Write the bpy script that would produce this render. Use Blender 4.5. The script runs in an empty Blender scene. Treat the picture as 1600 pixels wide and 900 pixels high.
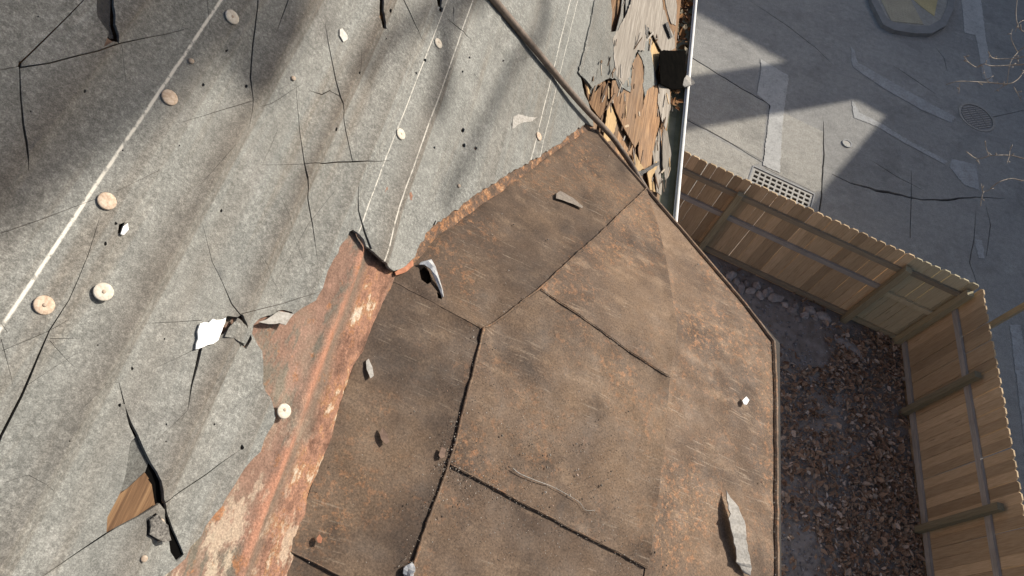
import bpy, bmesh, math, random
import numpy as np
from mathutils import Vector, Matrix, noise as mnoise
from mathutils.geometry import delaunay_2d_cdt

SC = bpy.context.scene
COL = SC.collection
R = math.radians
# ------------------------------------------------------------------ camera
CAMZ = 9.1
FPX = 1080.0
def _n(v):
    v = np.array(v, float); return v / np.linalg.norm(v)
UPc = -_n((-220, 620, FPX))                 # world up seen in camera axes (x right, y down, z forward)
Ec = np.array((405, -1736, FPX)); Ec = _n(Ec - UPc * Ec.dot(UPc))   # along the eave
Xc = np.cross(Ec, UPc)                      # away from the house
W = np.array([Xc, Ec, UPc])                 # camera axes -> world
cam = bpy.data.cameras.new('camera'); cam.sensor_width = 36; cam.lens = 36 * FPX / 1600
cam.clip_start = 0.02; cam.clip_end = 2000
camo = bpy.data.objects.new('camera', cam); COL.objects.link(camo)
cm = Matrix.Identity(4)
for i in range(3):
    cm[i][0] = W[i][0]; cm[i][1] = -W[i][1]; cm[i][2] = -W[i][2]
cm[2][3] = CAMZ
camo.matrix_world = cm
SC.camera = camo
# ------------------------------------------------------------------ light
SUN_AZ, SUN_EL = 32.0, 30.0                 # azimuth from +X towards +Y
S = np.array((math.cos(R(SUN_EL)) * math.cos(R(SUN_AZ)), math.cos(R(SUN_EL)) * math.sin(R(SUN_AZ)), math.sin(R(SUN_EL))))
wd = bpy.data.worlds.new('World'); SC.world = wd; wd.use_nodes = True
nt = wd.node_tree; bg = nt.nodes['Background']
sky = nt.nodes.new('ShaderNodeTexSky'); sky.sky_type = 'NISHITA'; sky.sun_disc = False
sky.sun_elevation = R(SUN_EL); sky.sun_rotation = R(90 - SUN_AZ)
sky.altitude = 50; sky.air_density = 1.0; sky.dust_density = 3.0; sky.ozone_density = 0.6
nt.links.new(sky.outputs[0], bg.inputs[0]); bg.inputs[1].default_value = 0.092
sl = bpy.data.lights.new('sun', 'SUN'); sl.energy = 4.4; sl.angle = R(0.53); sl.color = (1.0, 0.93, 0.825)
so = bpy.data.objects.new('sun', sl); COL.objects.link(so)
so.rotation_euler = Vector((S[0], S[1], S[2])).to_track_quat('Z', 'Y').to_euler()
so.location = (20, 12, 25)
SC.view_settings.view_transform = 'Standard'; SC.view_settings.look = 'None'
SC.view_settings.gamma = 1; SC.view_settings.use_curve_mapping = False
SC.view_settings.exposure = 0.38

# ------------------------------------------------------------------ pixel rays and planes
CAMP = np.array((0, 0, CAMZ))
def ray(p):
    return W @ np.array(((p[0] - 800) / FPX, (p[1] - 450) / FPX, 1.0))
def atz(p, z=0.0):
    d = ray(p); t = (z - CAMZ) / d[2]; return CAMP + d * t
def att(p, t): return CAMP + ray(p) * t
NM = _n(W @ np.array((1600, -299, -1080))); NM[1] = 0; NM = _n(NM)
DM = np.array((NM[2], 0, -NM[0]))           # down the main slope
OM = CAMP - 0.925 * NM
def atm(p, h=0.0):
    d = ray(p); t = (-0.925 + h) / d.dot(NM); return CAMP + d * t
def muv(p, h=0.0):
    q = atm(p, h) - OM; return (float(q.dot(DM)), float(q[1]))
MF = Matrix(((DM[0], 0, NM[0], OM[0]), (DM[1], 1, NM[1], OM[1]), (DM[2], 0, NM[2], OM[2]), (0, 0, 0, 1)))
# the bay roof: two planes from the apex, joined by a soft hip
APEX = atm((612, 432))
PV = atm((930, 206))
def _pt(p): return atz(p, PV[2])
CV = _pt((1211, 531))
XF = CV[0]
SA = (APEX[2] - PV[2]) / (XF - APEX[0])
_nb = np.cross(PV - APEX, CV - APEX); _nb = _nb / _nb[2]
def zA(x, y): return APEX[2] - SA * (x - APEX[0])
def zB(x, y): return APEX[2] - _nb[0] * (x - APEX[0]) - _nb[1] * (y - APEX[1])
def zbay(x, y):
    a, b = zA(x, y), zB(x, y); k = 0.035
    return 0.5 * (a + b - math.sqrt((a - b) ** 2 + k * k)) + k * 0.25
def zfull(x, y):
    b = zbay(x, y); m_ = OM[2] - (x - OM[0]) * NM[0] / NM[2]; k = .012
    return .5 * (b + m_ + math.sqrt((b - m_) ** 2 + k * k)) - k * .3
def outset(P, d):
    P = ccw(list(P)); out = []; n = len(P)
    for i in range(n):
        a, p, b = P[i - 1], P[i], P[(i + 1) % n]
        l1 = math.dist(a, p) or 1; l2 = math.dist(p, b) or 1
        n1 = ((p[1] - a[1]) / l1, -(p[0] - a[0]) / l1); n2 = ((b[1] - p[1]) / l2, -(b[0] - p[0]) / l2)
        k = max(.35, 1 + n1[0] * n2[0] + n1[1] * n2[1])
        out.append((p[0] + (n1[0] + n2[0]) * d / k, p[1] + (n1[1] + n2[1]) * d / k))
    return out
def atb(p):
    d = ray(p); t = 1.5
    for _ in range(40):
        q = CAMP + d * t
        t += (zbay(q[0], q[1]) - q[2]) / (d[2] + SA * d[0]) * 0.9
    q = CAMP + d * t
    return (float(q[0]), float(q[1]))

# ------------------------------------------------------------------ node helpers
class NT:
    def __init__(s, name):
        s.m = bpy.data.materials.new(name); s.m.use_nodes = True
        s.t = s.m.node_tree; s.b = s.t.nodes['Principled BSDF']
        s.co = s.t.nodes.new('ShaderNodeTexCoord')
    def link(s, v, sock):
        if hasattr(v, 'is_output'): s.t.links.new(v, sock)
        else:
            if isinstance(v, (tuple, list)) and len(v) == 3 and sock.type == 'RGBA': v = (*v, 1)
            sock.default_value = v
    def obj(s, scale=(1, 1, 1), rot=(0, 0, 0), loc=(0, 0, 0)):
        mp = s.t.nodes.new('ShaderNodeMapping'); s.t.links.new(s.co.outputs['Object'], mp.inputs[0])
        mp.inputs['Scale'].default_value = scale; mp.inputs['Rotation'].default_value = rot
        mp.inputs['Location'].default_value = loc
        return mp.outputs[0]
    def noise(s, scale, vec=None, detail=4, rough=.55, dist=0):
        n = s.t.nodes.new('ShaderNodeTexNoise'); s.t.links.new(vec or s.co.outputs['Object'], n.inputs['Vector'])
        n.inputs['Scale'].default_value = scale; n.inputs['Detail'].default_value = detail
        n.inputs['Roughness'].default_value = rough; n.inputs['Distortion'].default_value = dist
        return n.outputs['Fac']
    def vor(s, scale, vec=None, feat='F1', out='Distance', rand=1):
        n = s.t.nodes.new('ShaderNodeTexVoronoi'); n.feature = feat
        s.t.links.new(vec or s.co.outputs['Object'], n.inputs['Vector'])
        n.inputs['Scale'].default_value = scale; n.inputs['Randomness'].default_value = rand
        return n.outputs[out]
    def ramp(s, fac, *stops):
        r = s.t.nodes.new('ShaderNodeValToRGB'); s.t.links.new(fac, r.inputs[0])
        e = r.color_ramp.elements
        while len(e) < len(stops): e.new(0.5)
        for el, (p, c) in zip(e, stops):
            el.position = p
            el.color = (c, c, c, 1) if isinstance(c, (int, float)) else (*c, 1)
        return r.outputs[0]
    def mix(s, fac, a, b, mode='MIX'):
        n = s.t.nodes.new('ShaderNodeMix'); n.data_type = 'RGBA'; n.blend_type = mode
        s.link(fac, n.inputs[0]); s.link(a, n.inputs[6]); s.link(b, n.inputs[7])
        return n.outputs[2]
    def math(s, op, a, b=None, c=None):
        n = s.t.nodes.new('ShaderNodeMath'); n.operation = op
        s.link(a, n.inputs[0])
        if b is not None: s.link(b, n.inputs[1])
        if c is not None: s.link(c, n.inputs[2])
        return n.outputs[0]
    def sep(s):
        n = s.t.nodes.new('ShaderNodeSeparateXYZ'); s.t.links.new(s.co.outputs['Object'], n.inputs[0])
        return n.outputs
    def island(s):
        n = s.t.nodes.new('ShaderNodeNewGeometry'); return n.outputs['Random Per Island']
    def orand(s):
        n = s.t.nodes.new('ShaderNodeObjectInfo'); return n.outputs['Random']
    def bump(s, *hs):
        prev = None
        for h, st, dist in hs:
            n = s.t.nodes.new('ShaderNodeBump'); s.t.links.new(h, n.inputs['Height'])
            n.inputs['Strength'].default_value = st; n.inputs['Distance'].default_value = dist
            if prev: s.t.links.new(prev, n.inputs['Normal'])
            prev = n.outputs[0]
        s.t.links.new(prev, s.b.inputs['Normal'])
    def done(s, col, rough=.85, metal=0, spec=.3):
        s.link(col, s.b.inputs['Base Color']); s.link(rough, s.b.inputs['Roughness'])
        s.link(metal, s.b.inputs['Metallic']); s.link(spec, s.b.inputs['Specular IOR Level'])
        return s.m

M = {}
def simple(name, c1, c2, scale=20, rough=.85, bumps=None, metal=0, spec=.3, vec=(1, 1, 1), rand=0.0):
    n = NT(name); v = n.obj(vec)
    f = n.noise(scale, v, 5, .6)
    col = n.ramp(f, (.3, c1), (.7, c2))
    if rand:
        col = n.mix(1, col, n.ramp(n.orand(), (0, 1 - rand), (1, 1 + rand * .4)), 'MULTIPLY')
    if bumps: n.bump((n.noise(bumps[0], v, 5, .65), bumps[1], bumps[2]))
    M[name] = n.done(col, rough, metal, spec); return M[name]

# felt
def felt_mat(name, lines=(), dark=1.0, seed=0, bands=()):
    n = NT(name)
    big = n.noise(2.3, n.obj((1, 1, 1), loc=(seed, 0, 0)), 5, .6)
    col = n.ramp(big, (.3, (.164 * dark, .167 * dark, .156 * dark)), (.7, (.236 * dark, .236 * dark, .219 * dark)))
    # brown run-off streaks along the courses
    st = n.noise(1.0, n.obj((9, .75, 1), loc=(seed, 3, 0)), 5, .55, .35)
    col = n.mix(n.ramp(st, (.48, 0), (.74, .5)), col, (.155 * dark, .132 * dark, .108 * dark))
    st2 = n.noise(1.0, n.obj((26, 1.6, 1), loc=(seed, 9, 0)), 4, .5, .3)
    col = n.mix(n.ramp(st2, (.56, 0), (.74, .5)), col, (.16 * dark, .135 * dark, .107 * dark))
    # pale wear
    pw = n.noise(7, n.obj((1, .8, 1), loc=(5, seed, 0)), 7, .7)
    col = n.mix(n.ramp(pw, (.58, 0), (.70, .4)), col, (.34 * dark, .335 * dark, .315 * dark))
    # worn tar patches
    tp = n.noise(3.1, n.obj((1.2, .5, 1), loc=(11, seed, 0)), 6, .65, .3)
    col = n.mix(n.ramp(tp, (.62, 0), (.70, .55)), col, (.115 * dark, .108 * dark, .10 * dark))
    if bands:  # dirt above the wrinkles, with shade of their upslope faces painted in
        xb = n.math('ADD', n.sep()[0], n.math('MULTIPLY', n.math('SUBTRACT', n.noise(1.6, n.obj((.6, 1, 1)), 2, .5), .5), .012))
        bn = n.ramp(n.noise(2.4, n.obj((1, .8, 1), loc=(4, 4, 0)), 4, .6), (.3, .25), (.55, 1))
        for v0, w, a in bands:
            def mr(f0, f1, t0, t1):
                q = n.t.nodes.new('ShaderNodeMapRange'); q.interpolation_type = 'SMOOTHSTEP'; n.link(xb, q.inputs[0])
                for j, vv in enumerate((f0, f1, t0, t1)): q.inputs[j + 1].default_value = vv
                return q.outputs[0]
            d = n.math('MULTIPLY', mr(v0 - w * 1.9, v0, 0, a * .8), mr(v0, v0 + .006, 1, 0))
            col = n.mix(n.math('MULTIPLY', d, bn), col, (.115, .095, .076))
    # mineral granules
    gr = n.noise(520, None, 3, .75)
    col = n.mix(.8, col, n.ramp(gr, (.34, .62), (.5, .96), (.66, 1.45)), 'MULTIPLY')
    g2 = n.vor(300, None)
    col = n.mix(n.ramp(g2, (.0, .4), (.14, 0)), col, (.46 * dark, .44 * dark, .39 * dark))
    sp = n.noise(170, n.obj((1, 1, 1), loc=(1, seed, 0)), 4, .7)
    spm = n.ramp(n.noise(4, n.obj(loc=(7, seed, 3)), 4, .6), (.35, .3), (.65, .75))
    col = n.mix(spm, col, n.ramp(sp, (.36, .6), (.5, .97), (.65, 1.65)), 'MULTIPLY')
    fl = n.noise(46, n.obj((1, 1, 1), loc=(2, seed, 0)), 4, .6)
    col = n.mix(.4, col, n.ramp(fl, (.3, .6), (.7, 1.35)), 'MULTIPLY')
    if lines:
        x = n.sep()[0]
        wob = n.noise(3.0, n.obj((0.2, 1, 1)), 4, .6)
        x = n.math('ADD', x, n.math('MULTIPLY', n.math('SUBTRACT', wob, .5), .006))
        brk = n.ramp(n.noise(90, None, 4, .7), (.36, .15), (.5, 1))
        lt = n.noise(7, n.obj((.3, 1, 1)), 3, .6)
        acc = None
        for v0, w, a in lines:
            d = n.math('ABSOLUTE', n.math('SUBTRACT', x, v0))
            k = n.math('MULTIPLY', n.math('SUBTRACT', 1.0, n.math('SMOOTH_MIN', n.math('DIVIDE', d, w), 1.0, .3)), a * 2.4)
            acc = k if acc is None else n.math('MAXIMUM', acc, k)
        acc = n.math('MULTIPLY', n.math('MULTIPLY', acc, brk), n.ramp(lt, (.3, .55), (.5, 1)))
        acc = n.math('MINIMUM', n.math('MAXIMUM', acc, 0), .85)
        col = n.mix(acc, col, (.66, .63, .56))
    n.bump((n.noise(520, None, 3, .75), .5, .0011), (n.noise(30, None, 5, .6), .35, .004))
    M[name] = n.done(col, .93, 0, .22); return M[name]

# weathered tin of the bay roof
def tin_mat(name, warm=1.0, seed=0, rust=.0, gain=1.0):
    n = NT(name)
    v = n.obj((1, 1, 1), loc=(seed * 1.7, seed, 0))
    big = n.noise(3.2, v, 6, .6)
    col = n.ramp(big, (.28, (.056, .042, .034)), (.5, (.112, .081, .059)), (.72, (.178, .128, .088)))
    # dusty scuffs
    sc = n.noise(9, n.obj((1, 2.2, 1), (0, 0, .5), (seed, 2, 0)), 7, .7)
    col = n.mix(n.ramp(sc, (.53, 0), (.68, .55)), col, (.23 * warm, .172 * warm, .123 * warm))
    dk = n.noise(5.2, n.obj((1, 1, 1), loc=(3, seed, 1)), 6, .65)
    col = n.mix(n.ramp(dk, (.52, 0), (.66, .72)), col, (.050, .038, .031))
    # rust blooms, speckled
    rm = n.noise(4.5, n.obj((1, 1, 1), loc=(seed, 7, 2)), 4, .6)
    rs = n.noise(70, v, 6, .75)
    rf = n.math('MULTIPLY', n.ramp(rm, (.5 - rust, 0), (.64 - rust, 1)), n.ramp(rs, (.52, 0), (.60, 1)))
    col = n.mix(n.math('MULTIPLY', rf, .5), col, (.32, .165, .085))
    rb = n.math('MULTIPLY', n.ramp(rm, (.55 - rust, 0), (.7 - rust, 1)), n.ramp(n.noise(120, v, 5, .75), (.57, 0), (.64, 1)))
    col = n.mix(n.math('MULTIPLY', rb, .55), col, (.42, .27, .15))
    # fine scratches
    w1 = n.noise(1, n.obj((14, 190, 1), (0, 0, .45), (seed, 0, 0)), 3, .6, .25)
    sm = n.ramp(n.noise(5, n.obj(loc=(seed, 1, 4)), 3, .5), (.5, 0), (.6, 1))
    col = n.mix(n.math('MULTIPLY', n.math('MULTIPLY', n.ramp(w1, (.61, 0), (.68, 1)), sm), .5), col, (.29, .245, .195))
    w2 = n.noise(1, n.obj((12, 160, 1), (0, 0, -.7), (seed, 5, 0)), 3, .6, .3)
    col = n.mix(n.math('MULTIPLY', n.math('MULTIPLY', n.ramp(w2, (.63, 0), (.69, 1)), sm), .5), col, (.27, .225, .18))
    col = n.mix(1, col, (gain * .95, gain * .895, gain * .845), 'MULTIPLY')
    # grit
    gt = n.noise(260, v, 3, .7)
    col = n.mix(.7, col, n.ramp(gt, (.33, .5), (.5, .98), (.68, 1.55)), 'MULTIPLY')
    n.bump((n.noise(240, v, 3, .7), .4, .0012), (n.noise(38, v, 5, .6), .35, .003), (n.noise(8, v, 3, .5), .3, .01))
    M[name] = n.done(col, n.ramp(n.noise(20, v, 4, .6), (.3, .6), (.7, .85)), 0.0, .2); return M[name]

def flash_mat():
    n = NT('flashing'); sx = n.sep(); x = sx[0]
    v = n.obj((1, .55, 1)); wob = n.math('MULTIPLY', n.math('SUBTRACT', n.noise(7, v, 6, .65), .5), .05)
    xv = n.math('ADD', n.math('SUBTRACT', x, V_L), wob)
    col = n.ramp(n.noise(9, v, 6, .65), (.3, (.15, .092, .068)), (.5, (.215, .132, .097)), (.7, (.21, .165, .125)))
    col = n.mix(n.ramp(n.noise(16, n.obj((1.5, .7, 1), loc=(2, 7, 0)), 6, .7), (.5, 0), (.6, .6)), col, (.28, .168, .125))
    gy = n.noise(13, n.obj((1.6, .5, 1), loc=(4, 1, 0)), 6, .7)
    col = n.mix(n.ramp(gy, (.53, 0), (.6, .85)), col, (.135, .125, .10))
    # salmon primer band
    def band(a, b, soft=.012):
        u = n.t.nodes.new('ShaderNodeMapRange'); u.interpolation_type = 'SMOOTHSTEP'
        n.link(xv, u.inputs[0]); u.inputs[1].default_value = a - soft; u.inputs[2].default_value = a + soft
        d = n.t.nodes.new('ShaderNodeMapRange'); d.interpolation_type = 'SMOOTHSTEP'
        n.link(xv, d.inputs[0]); d.inputs[1].default_value = b - soft; d.inputs[2].default_value = b + soft
        d.inputs[3].default_value = 1; d.inputs[4].default_value = 0
        return n.math('MULTIPLY', u.outputs[0], d.outputs[0])
    col = n.mix(n.math('MULTIPLY', band(-.094, -.076, .007), n.ramp(n.noise(14, v, 5, .6), (.36, .1), (.52, .9))), col, (.37, .185, .12))
    col = n.mix(n.math('MULTIPLY', band(-.078, -.052, .008), .8), col, (.16, .12, .09))
    flk = n.noise(24, n.obj((1.3, .55, 1), loc=(6, 1, 0)), 7, .72)
    flb = band(-.060, .004, .012)
    fcol = n.ramp(flk, (.34, (.10, .055, .038)), (.44, (.20, .105, .07)), (.52, (.31, .165, .11)), (.57, (.30, .15, .07)), (.62, (.48, .37, .27)), (.70, (.60, .52, .43)))
    col = n.mix(n.math('MULTIPLY', flb, .92), col, fcol)
    ck = n.vor(42, n.obj((1, .55, 1)), 'DISTANCE_TO_EDGE')
    col = n.mix(n.math('MULTIPLY', n.math('MULTIPLY', flb, n.ramp(ck, (.0, 1), (.03, 0))), .3), col, (.06, .035, .025))
    # along the side valley: browned metal with orange rust
    sv = n.t.nodes.new('ShaderNodeMapRange'); n.link(xv, sv.inputs[0]); sv.inputs[1].default_value = .0; sv.inputs[2].default_value = .02
    vr = n.noise(42, None, 6, .75)
    vcol = n.ramp(vr, (.40, (.085, .060, .044)), (.52, (.14, .088, .06)), (.58, (.29, .145, .07)), (.68, (.40, .28, .18)))
    col = n.mix(sv.outputs[0], col, vcol)
    # cream peeling paint low down
    y = sx[1]
    lo = n.t.nodes.new('ShaderNodeMapRange'); n.link(y, lo.inputs[0]); lo.inputs[1].default_value = .42; lo.inputs[2].default_value = .1
    cr = n.noise(17, n.obj((1.3, .6, 1), loc=(8, 2, 0)), 7, .75)
    col = n.mix(n.math('MULTIPLY', n.math('MULTIPLY', n.ramp(cr, (.51, 0), (.57, 1)), lo.outputs[0]), .75), col, (.44, .36, .27))
    orr = n.noise(30, n.obj((1, .7, 1), loc=(3, 3, 0)), 6, .75)
    col = n.mix(n.ramp(orr, (.58, 0), (.66, .8)), col, (.30, .135, .06))
    col = n.mix(.6, col, n.ramp(n.noise(280, None, 3, .7), (.34, .5), (.5, .95), (.68, 1.5)), 'MULTIPLY')
    n.bump((flk, .7, .008), (ck, .3, .004), (gy, .5, .005), (n.noise(280, None, 3, .7), .4, .0012))
    M['flashing'] = n.done(col, .85, 0, .25)

V_L = muv((612, 432))[0]
flash_mat()

def concrete_mat(name, a, b, sp=1.0, stain=(.6, .6, .62)):
    n = NT(name)
    col = n.ramp(n.noise(.35, None, 6, .62), (.3, a), (.7, b))
    col = n.mix(n.ramp(n.noise(1.3, n.obj(loc=(3, 2, 1)), 7, .7), (.5, 0), (.68, .45)), col, tuple(x * .62 for x in a))
    col = n.mix(n.ramp(n.noise(2.1, n.obj(loc=(9, 2, 1)), 7, .75), (.55, 0), (.7, .4)), col, tuple(min(1, x * 1.35) for x in b))
    col = n.mix(.8 * sp, col, n.ramp(n.noise(60, None, 5, .75), (.32, .62), (.5, 1), (.68, 1.35)), 'MULTIPLY')
    col = n.mix(.7, col, n.ramp(n.noise(9, n.obj(loc=(4, 4, 0)), 7, .75), (.3, .72), (.5, 1), (.7, 1.22)), 'MULTIPLY')
    col = n.mix(n.ramp(n.noise(1, n.obj((.5, 3, 1), (0, 0, .55)), 6, .6, .4), (.55, 0), (.7, .3)), col, tuple(x * .7 for x in a))
    n.bump((n.noise(60, None, 5, .75), .7, .014), (n.noise(14, None, 6, .7), .4, .02), (n.noise(2, None, 4, .6), .3, .05))
    M[name] = n.done(col, .92, 0, .2)
concrete_mat('asphalt', (.27, .265, .25), (.35, .342, .32))
concrete_mat('concrete', (.32, .308, .275), (.41, .39, .345))
def paint_mat(name, c, keep=.46, scale=5):
    n = NT(name); col = n.ramp(n.noise(3, None, 5, .6), (.3, tuple(x * .8 for x in c)), (.7, c))
    w = n.noise(scale, None, 8, .75); w2 = n.noise(34, None, 5, .75)
    f = n.math('ADD', n.math('MULTIPLY', w, .65), n.math('MULTIPLY', w2, .35))
    col = n.mix(n.ramp(f, (keep - .06, 1), (keep + .10, 0)), col, (.31, .305, .29))
    col = n.mix(.6, col, n.ramp(w2, (.32, .7), (.68, 1.25)), 'MULTIPLY')
    n.bump((n.noise(60, None, 5, .75), .4, .008))
    M[name] = n.done(col, .85, 0, .25)
paint_mat('road_paint', (.50, .495, .47), .40)
paint_mat('worn_paint', (.44, .445, .44), .46)
paint_mat('tactile_yellow', (.56, .46, .24), .30)
paint_mat('tactile_tan', (.46, .41, .30), .34)

def wood_mat(name, a, b, c, grain=(60, 60, 4), rand=.3, rough=.85):
    n = NT(name); v = n.obj(grain)
    # shift the figure from board to board
    cx = n.t.nodes.new('ShaderNodeVectorMath'); cx.operation = 'ADD'
    rr = n.t.nodes.new('ShaderNodeCombineXYZ'); ro = n.math('MULTIPLY', n.orand(), 90); n.link(ro, rr.inputs[2]); n.link(ro, rr.inputs[0])
    n.link(v, cx.inputs[0]); n.link(rr.outputs[0], cx.inputs[1]); v = cx.outputs[0]
    g = n.noise(1, v, 6, .65, .45)
    col = n.ramp(g, (.3, a), (.5, b), (.7, c))
    col = n.mix(1, col, n.ramp(n.orand(), (0, 1 - rand), (.5, 1), (1, 1 + rand)), 'MULTIPLY')
    kn = n.vor(.22, v); col = n.mix(n.ramp(kn, (.03, .75), (.09, 0)), col, tuple(x * .45 for x in a))
    bl = n.noise(2.2, n.obj((1, 1, .5)), 5, .6)
    col = n.mix(n.ramp(bl, (.5, 0), (.7, .35)), col, (.19, .175, .15))
    n.bump((g, .4, .004))
    M[name] = n.done(col, rough, 0, .25)
wood_mat('fence_wood', (.38, .275, .16), (.49, .365, .225), (.56, .435, .28))
wood_mat('fence_wood_pale', (.36, .31, .20), (.44, .385, .255), (.50, .44, .30))
wood_mat('rail_wood', (.22, .21, .19), (.28, .265, .24), (.34, .32, .29), (4, 60, 60))
wood_mat('rail_tan', (.27, .225, .155), (.34, .29, .205), (.40, .345, .25), (4, 60, 60))
wood_mat('post_wood', (.23, .20, .125), (.30, .265, .17), (.36, .32, .215))
wood_mat('deck_wood', (.085, .045, .024), (.19, .108, .056), (.32, .195, .10), (150, 7, 80), .4)
wood_mat('fresh_wood', (.32, .21, .10), (.42, .29, .15), (.50, .37, .20), (90, 6, 40), .1)
wood_mat('grey_shake', (.13, .112, .095), (.225, .20, .17), (.32, .295, .26), (170, 7, 80), .25)

simple('cap_plastic', (.44, .38, .30), (.66, .61, .52), 260, .75, (300, .3, .001))
simple('cap_rusty', (.33, .225, .155), (.58, .48, .375), 240, .75, (300, .35, .001))
simple('nail_steel', (.28, .20, .14), (.46, .38, .30), 300, .55)
simple('tar', (.012, .012, .014), (.035, .034, .034), 160, .38, (220, .9, .004), spec=.5)
simple('gap_black', (.003, .003, .003), (.006, .0055, .005), 30, 1.0, spec=.0)  # paints the dark of the gutter opening; also fills the felt tear
simple('white_pvc', (.74, .74, .73), (.82, .82, .80), 6, .45, spec=.4)
simple('gutter_inside', (.12, .125, .075), (.22, .225, .15), 18, .5, (40, .3, .004), spec=.5)
simple('white_chip', (.80, .80, .78), (.86, .86, .84), 40, .7, (200, .15, .001))
simple('silver_flap', (.28, .29, .30), (.66, .67, .68), 60, .42, (90, .5, .003), metal=.35, spec=.5)
simple('speckled_felt', (.02, .018, .017), (.26, .245, .22), 260, .85, (260, .6, .002))
simple('dull_chip', (.15, .125, .105), (.26, .225, .19), 150, .9, (300, .5, .0015))
simple('grey_chip', (.24, .225, .20), (.42, .40, .37), 170, .9, (300, .5, .0015))
simple('pale_chip', (.40, .38, .34), (.58, .55, .51), 190, .9, (300, .4, .0015))
simple('brown_chip', (.13, .085, .065), (.22, .15, .11), 80, .85, (200, .4, .002))
simple('rust_chip', (.26, .105, .06), (.42, .19, .11), 90, .85, (200, .5, .002))
simple('cable_sheath', (.10, .074, .056), (.19, .145, .112), 60, .6, (160, .5, .002), spec=.35)
simple('fascia_paint', (.035, .030, .026), (.06, .05, .042), 40, .7)
simple('siding_paint', (.34, .33, .30), (.42, .41, .38), 4, .7, (30, .3, .004))
simple('brick_wall', (.20, .10, .075), (.30, .17, .13), 9, .9, (30, .5, .01))
simple('roof_slate', (.07, .07, .075), (.13, .13, .135), 8, .8, (40, .5, .01))
simple('dark_glass', (.02, .025, .03), (.03, .035, .04), 2, .08, spec=.5)
simple('iron', (.27, .26, .24), (.40, .385, .35), 30, .65, (80, .4, .004), metal=.2)
simple('iron_dark', (.22, .225, .23), (.31, .315, .32), 25, .6, (80, .4, .004), metal=.2)
simple('pit_black', (.015, .014, .013), (.03, .028, .025), 10, .95)
simple('bark', (.10, .075, .055), (.18, .14, .105), 40, .9, (60, .8, .01))
simple('twig_bark', (.20, .155, .115), (.40, .34, .27), 40, .7)
simple('rubble', (.26, .24, .225), (.46, .43, .41), 14, .9, (40, .6, .01), rand=.4)
simple('soil', (.19, .165, .14), (.34, .315, .29), 6, .95, (30, .8, .02))
simple('stone_kerb', (.20, .20, .195), (.27, .268, .26), 5, .9, (50, .4, .008))
simple('earth', (.11, .10, .085), (.16, .15, .12), 1, .95)
def island_mat(name, *stops, rough=.85):
    n = NT(name); i = n.island(); c = n.ramp(i, *stops)
    c = n.mix(.6, c, n.ramp(n.noise(40, None, 4, .6), (.3, .7), (.7, 1.3)), 'MULTIPLY')
    M[name] = n.done(c, rough, 0, .25)
island_mat('leaf', (0, (.17, .105, .068)), (.25, (.31, .205, .135)), (.5, (.40, .29, .20)), (.75, (.25, .16, .105)), (.9, (.50, .40, .31)), (1, (.58, .50, .42)))
island_mat('gutter_leaf', (0, (.06, .03, .015)), (.4, (.17, .075, .03)), (.75, (.26, .13, .05)), (.9, (.12, .09, .06)), (1, (.58, .50, .36)))
island_mat('granule', (0, (.06, .05, .042)), (.35, (.12, .10, .08)), (.65, (.26, .225, .19)), (.88, (.45, .41, .36)), (1, (.30, .14, .07)))
island_mat('frost_gravel', (0, (.13, .13, .135)), (.5, (.22, .22, .225)), (1, (.36, .365, .38)))

# ------------------------------------------------------------------ object helpers
WL = {}
def link(o, parent=None, mw=None):
    COL.objects.link(o)
    mw = mw or Matrix.Identity(4)
    if parent is not None:
        o.parent = parent; o.matrix_basis = WL[parent.name].inverted() @ mw
    else: o.matrix_basis = mw
    WL[o.name] = mw
    return o
def tag(o, label=None, cat=None, group=None, kind=None):
    if label: o['label'] = label
    if cat: o['category'] = cat
    if group: o['group'] = group
    if kind: o['kind'] = kind
    return o
def empty(name, loc, parent=None):
    return link(bpy.data.objects.new(name, None), parent, Matrix.Translation(Vector([float(a) for a in loc])))
def mesh(name, vs, fs, m, parent=None, mw=None, smooth=False, origin=None):
    me = bpy.data.meshes.new(name)
    vs = [tuple(float(c) for c in v) for v in vs]
    if origin is not None:
        origin = [float(a) for a in origin]
        vs = [(v[0] - origin[0], v[1] - origin[1], v[2] - origin[2]) for v in vs]
        mw = (mw or Matrix.Identity(4)) @ Matrix.Translation(Vector(origin))
    me.from_pydata(vs, [], fs)
    if isinstance(m, (list, tuple)):
        for k in m: me.materials.append(M[k])
    else: me.materials.append(M[m])
    if smooth:
        for p in me.polygons: p.use_smooth = True
    me.update()
    return link(bpy.data.objects.new(name, me), parent, mw)
def share(src, name, parent, mw):
    return link(bpy.data.objects.new(name, src.data), parent, mw)
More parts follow.
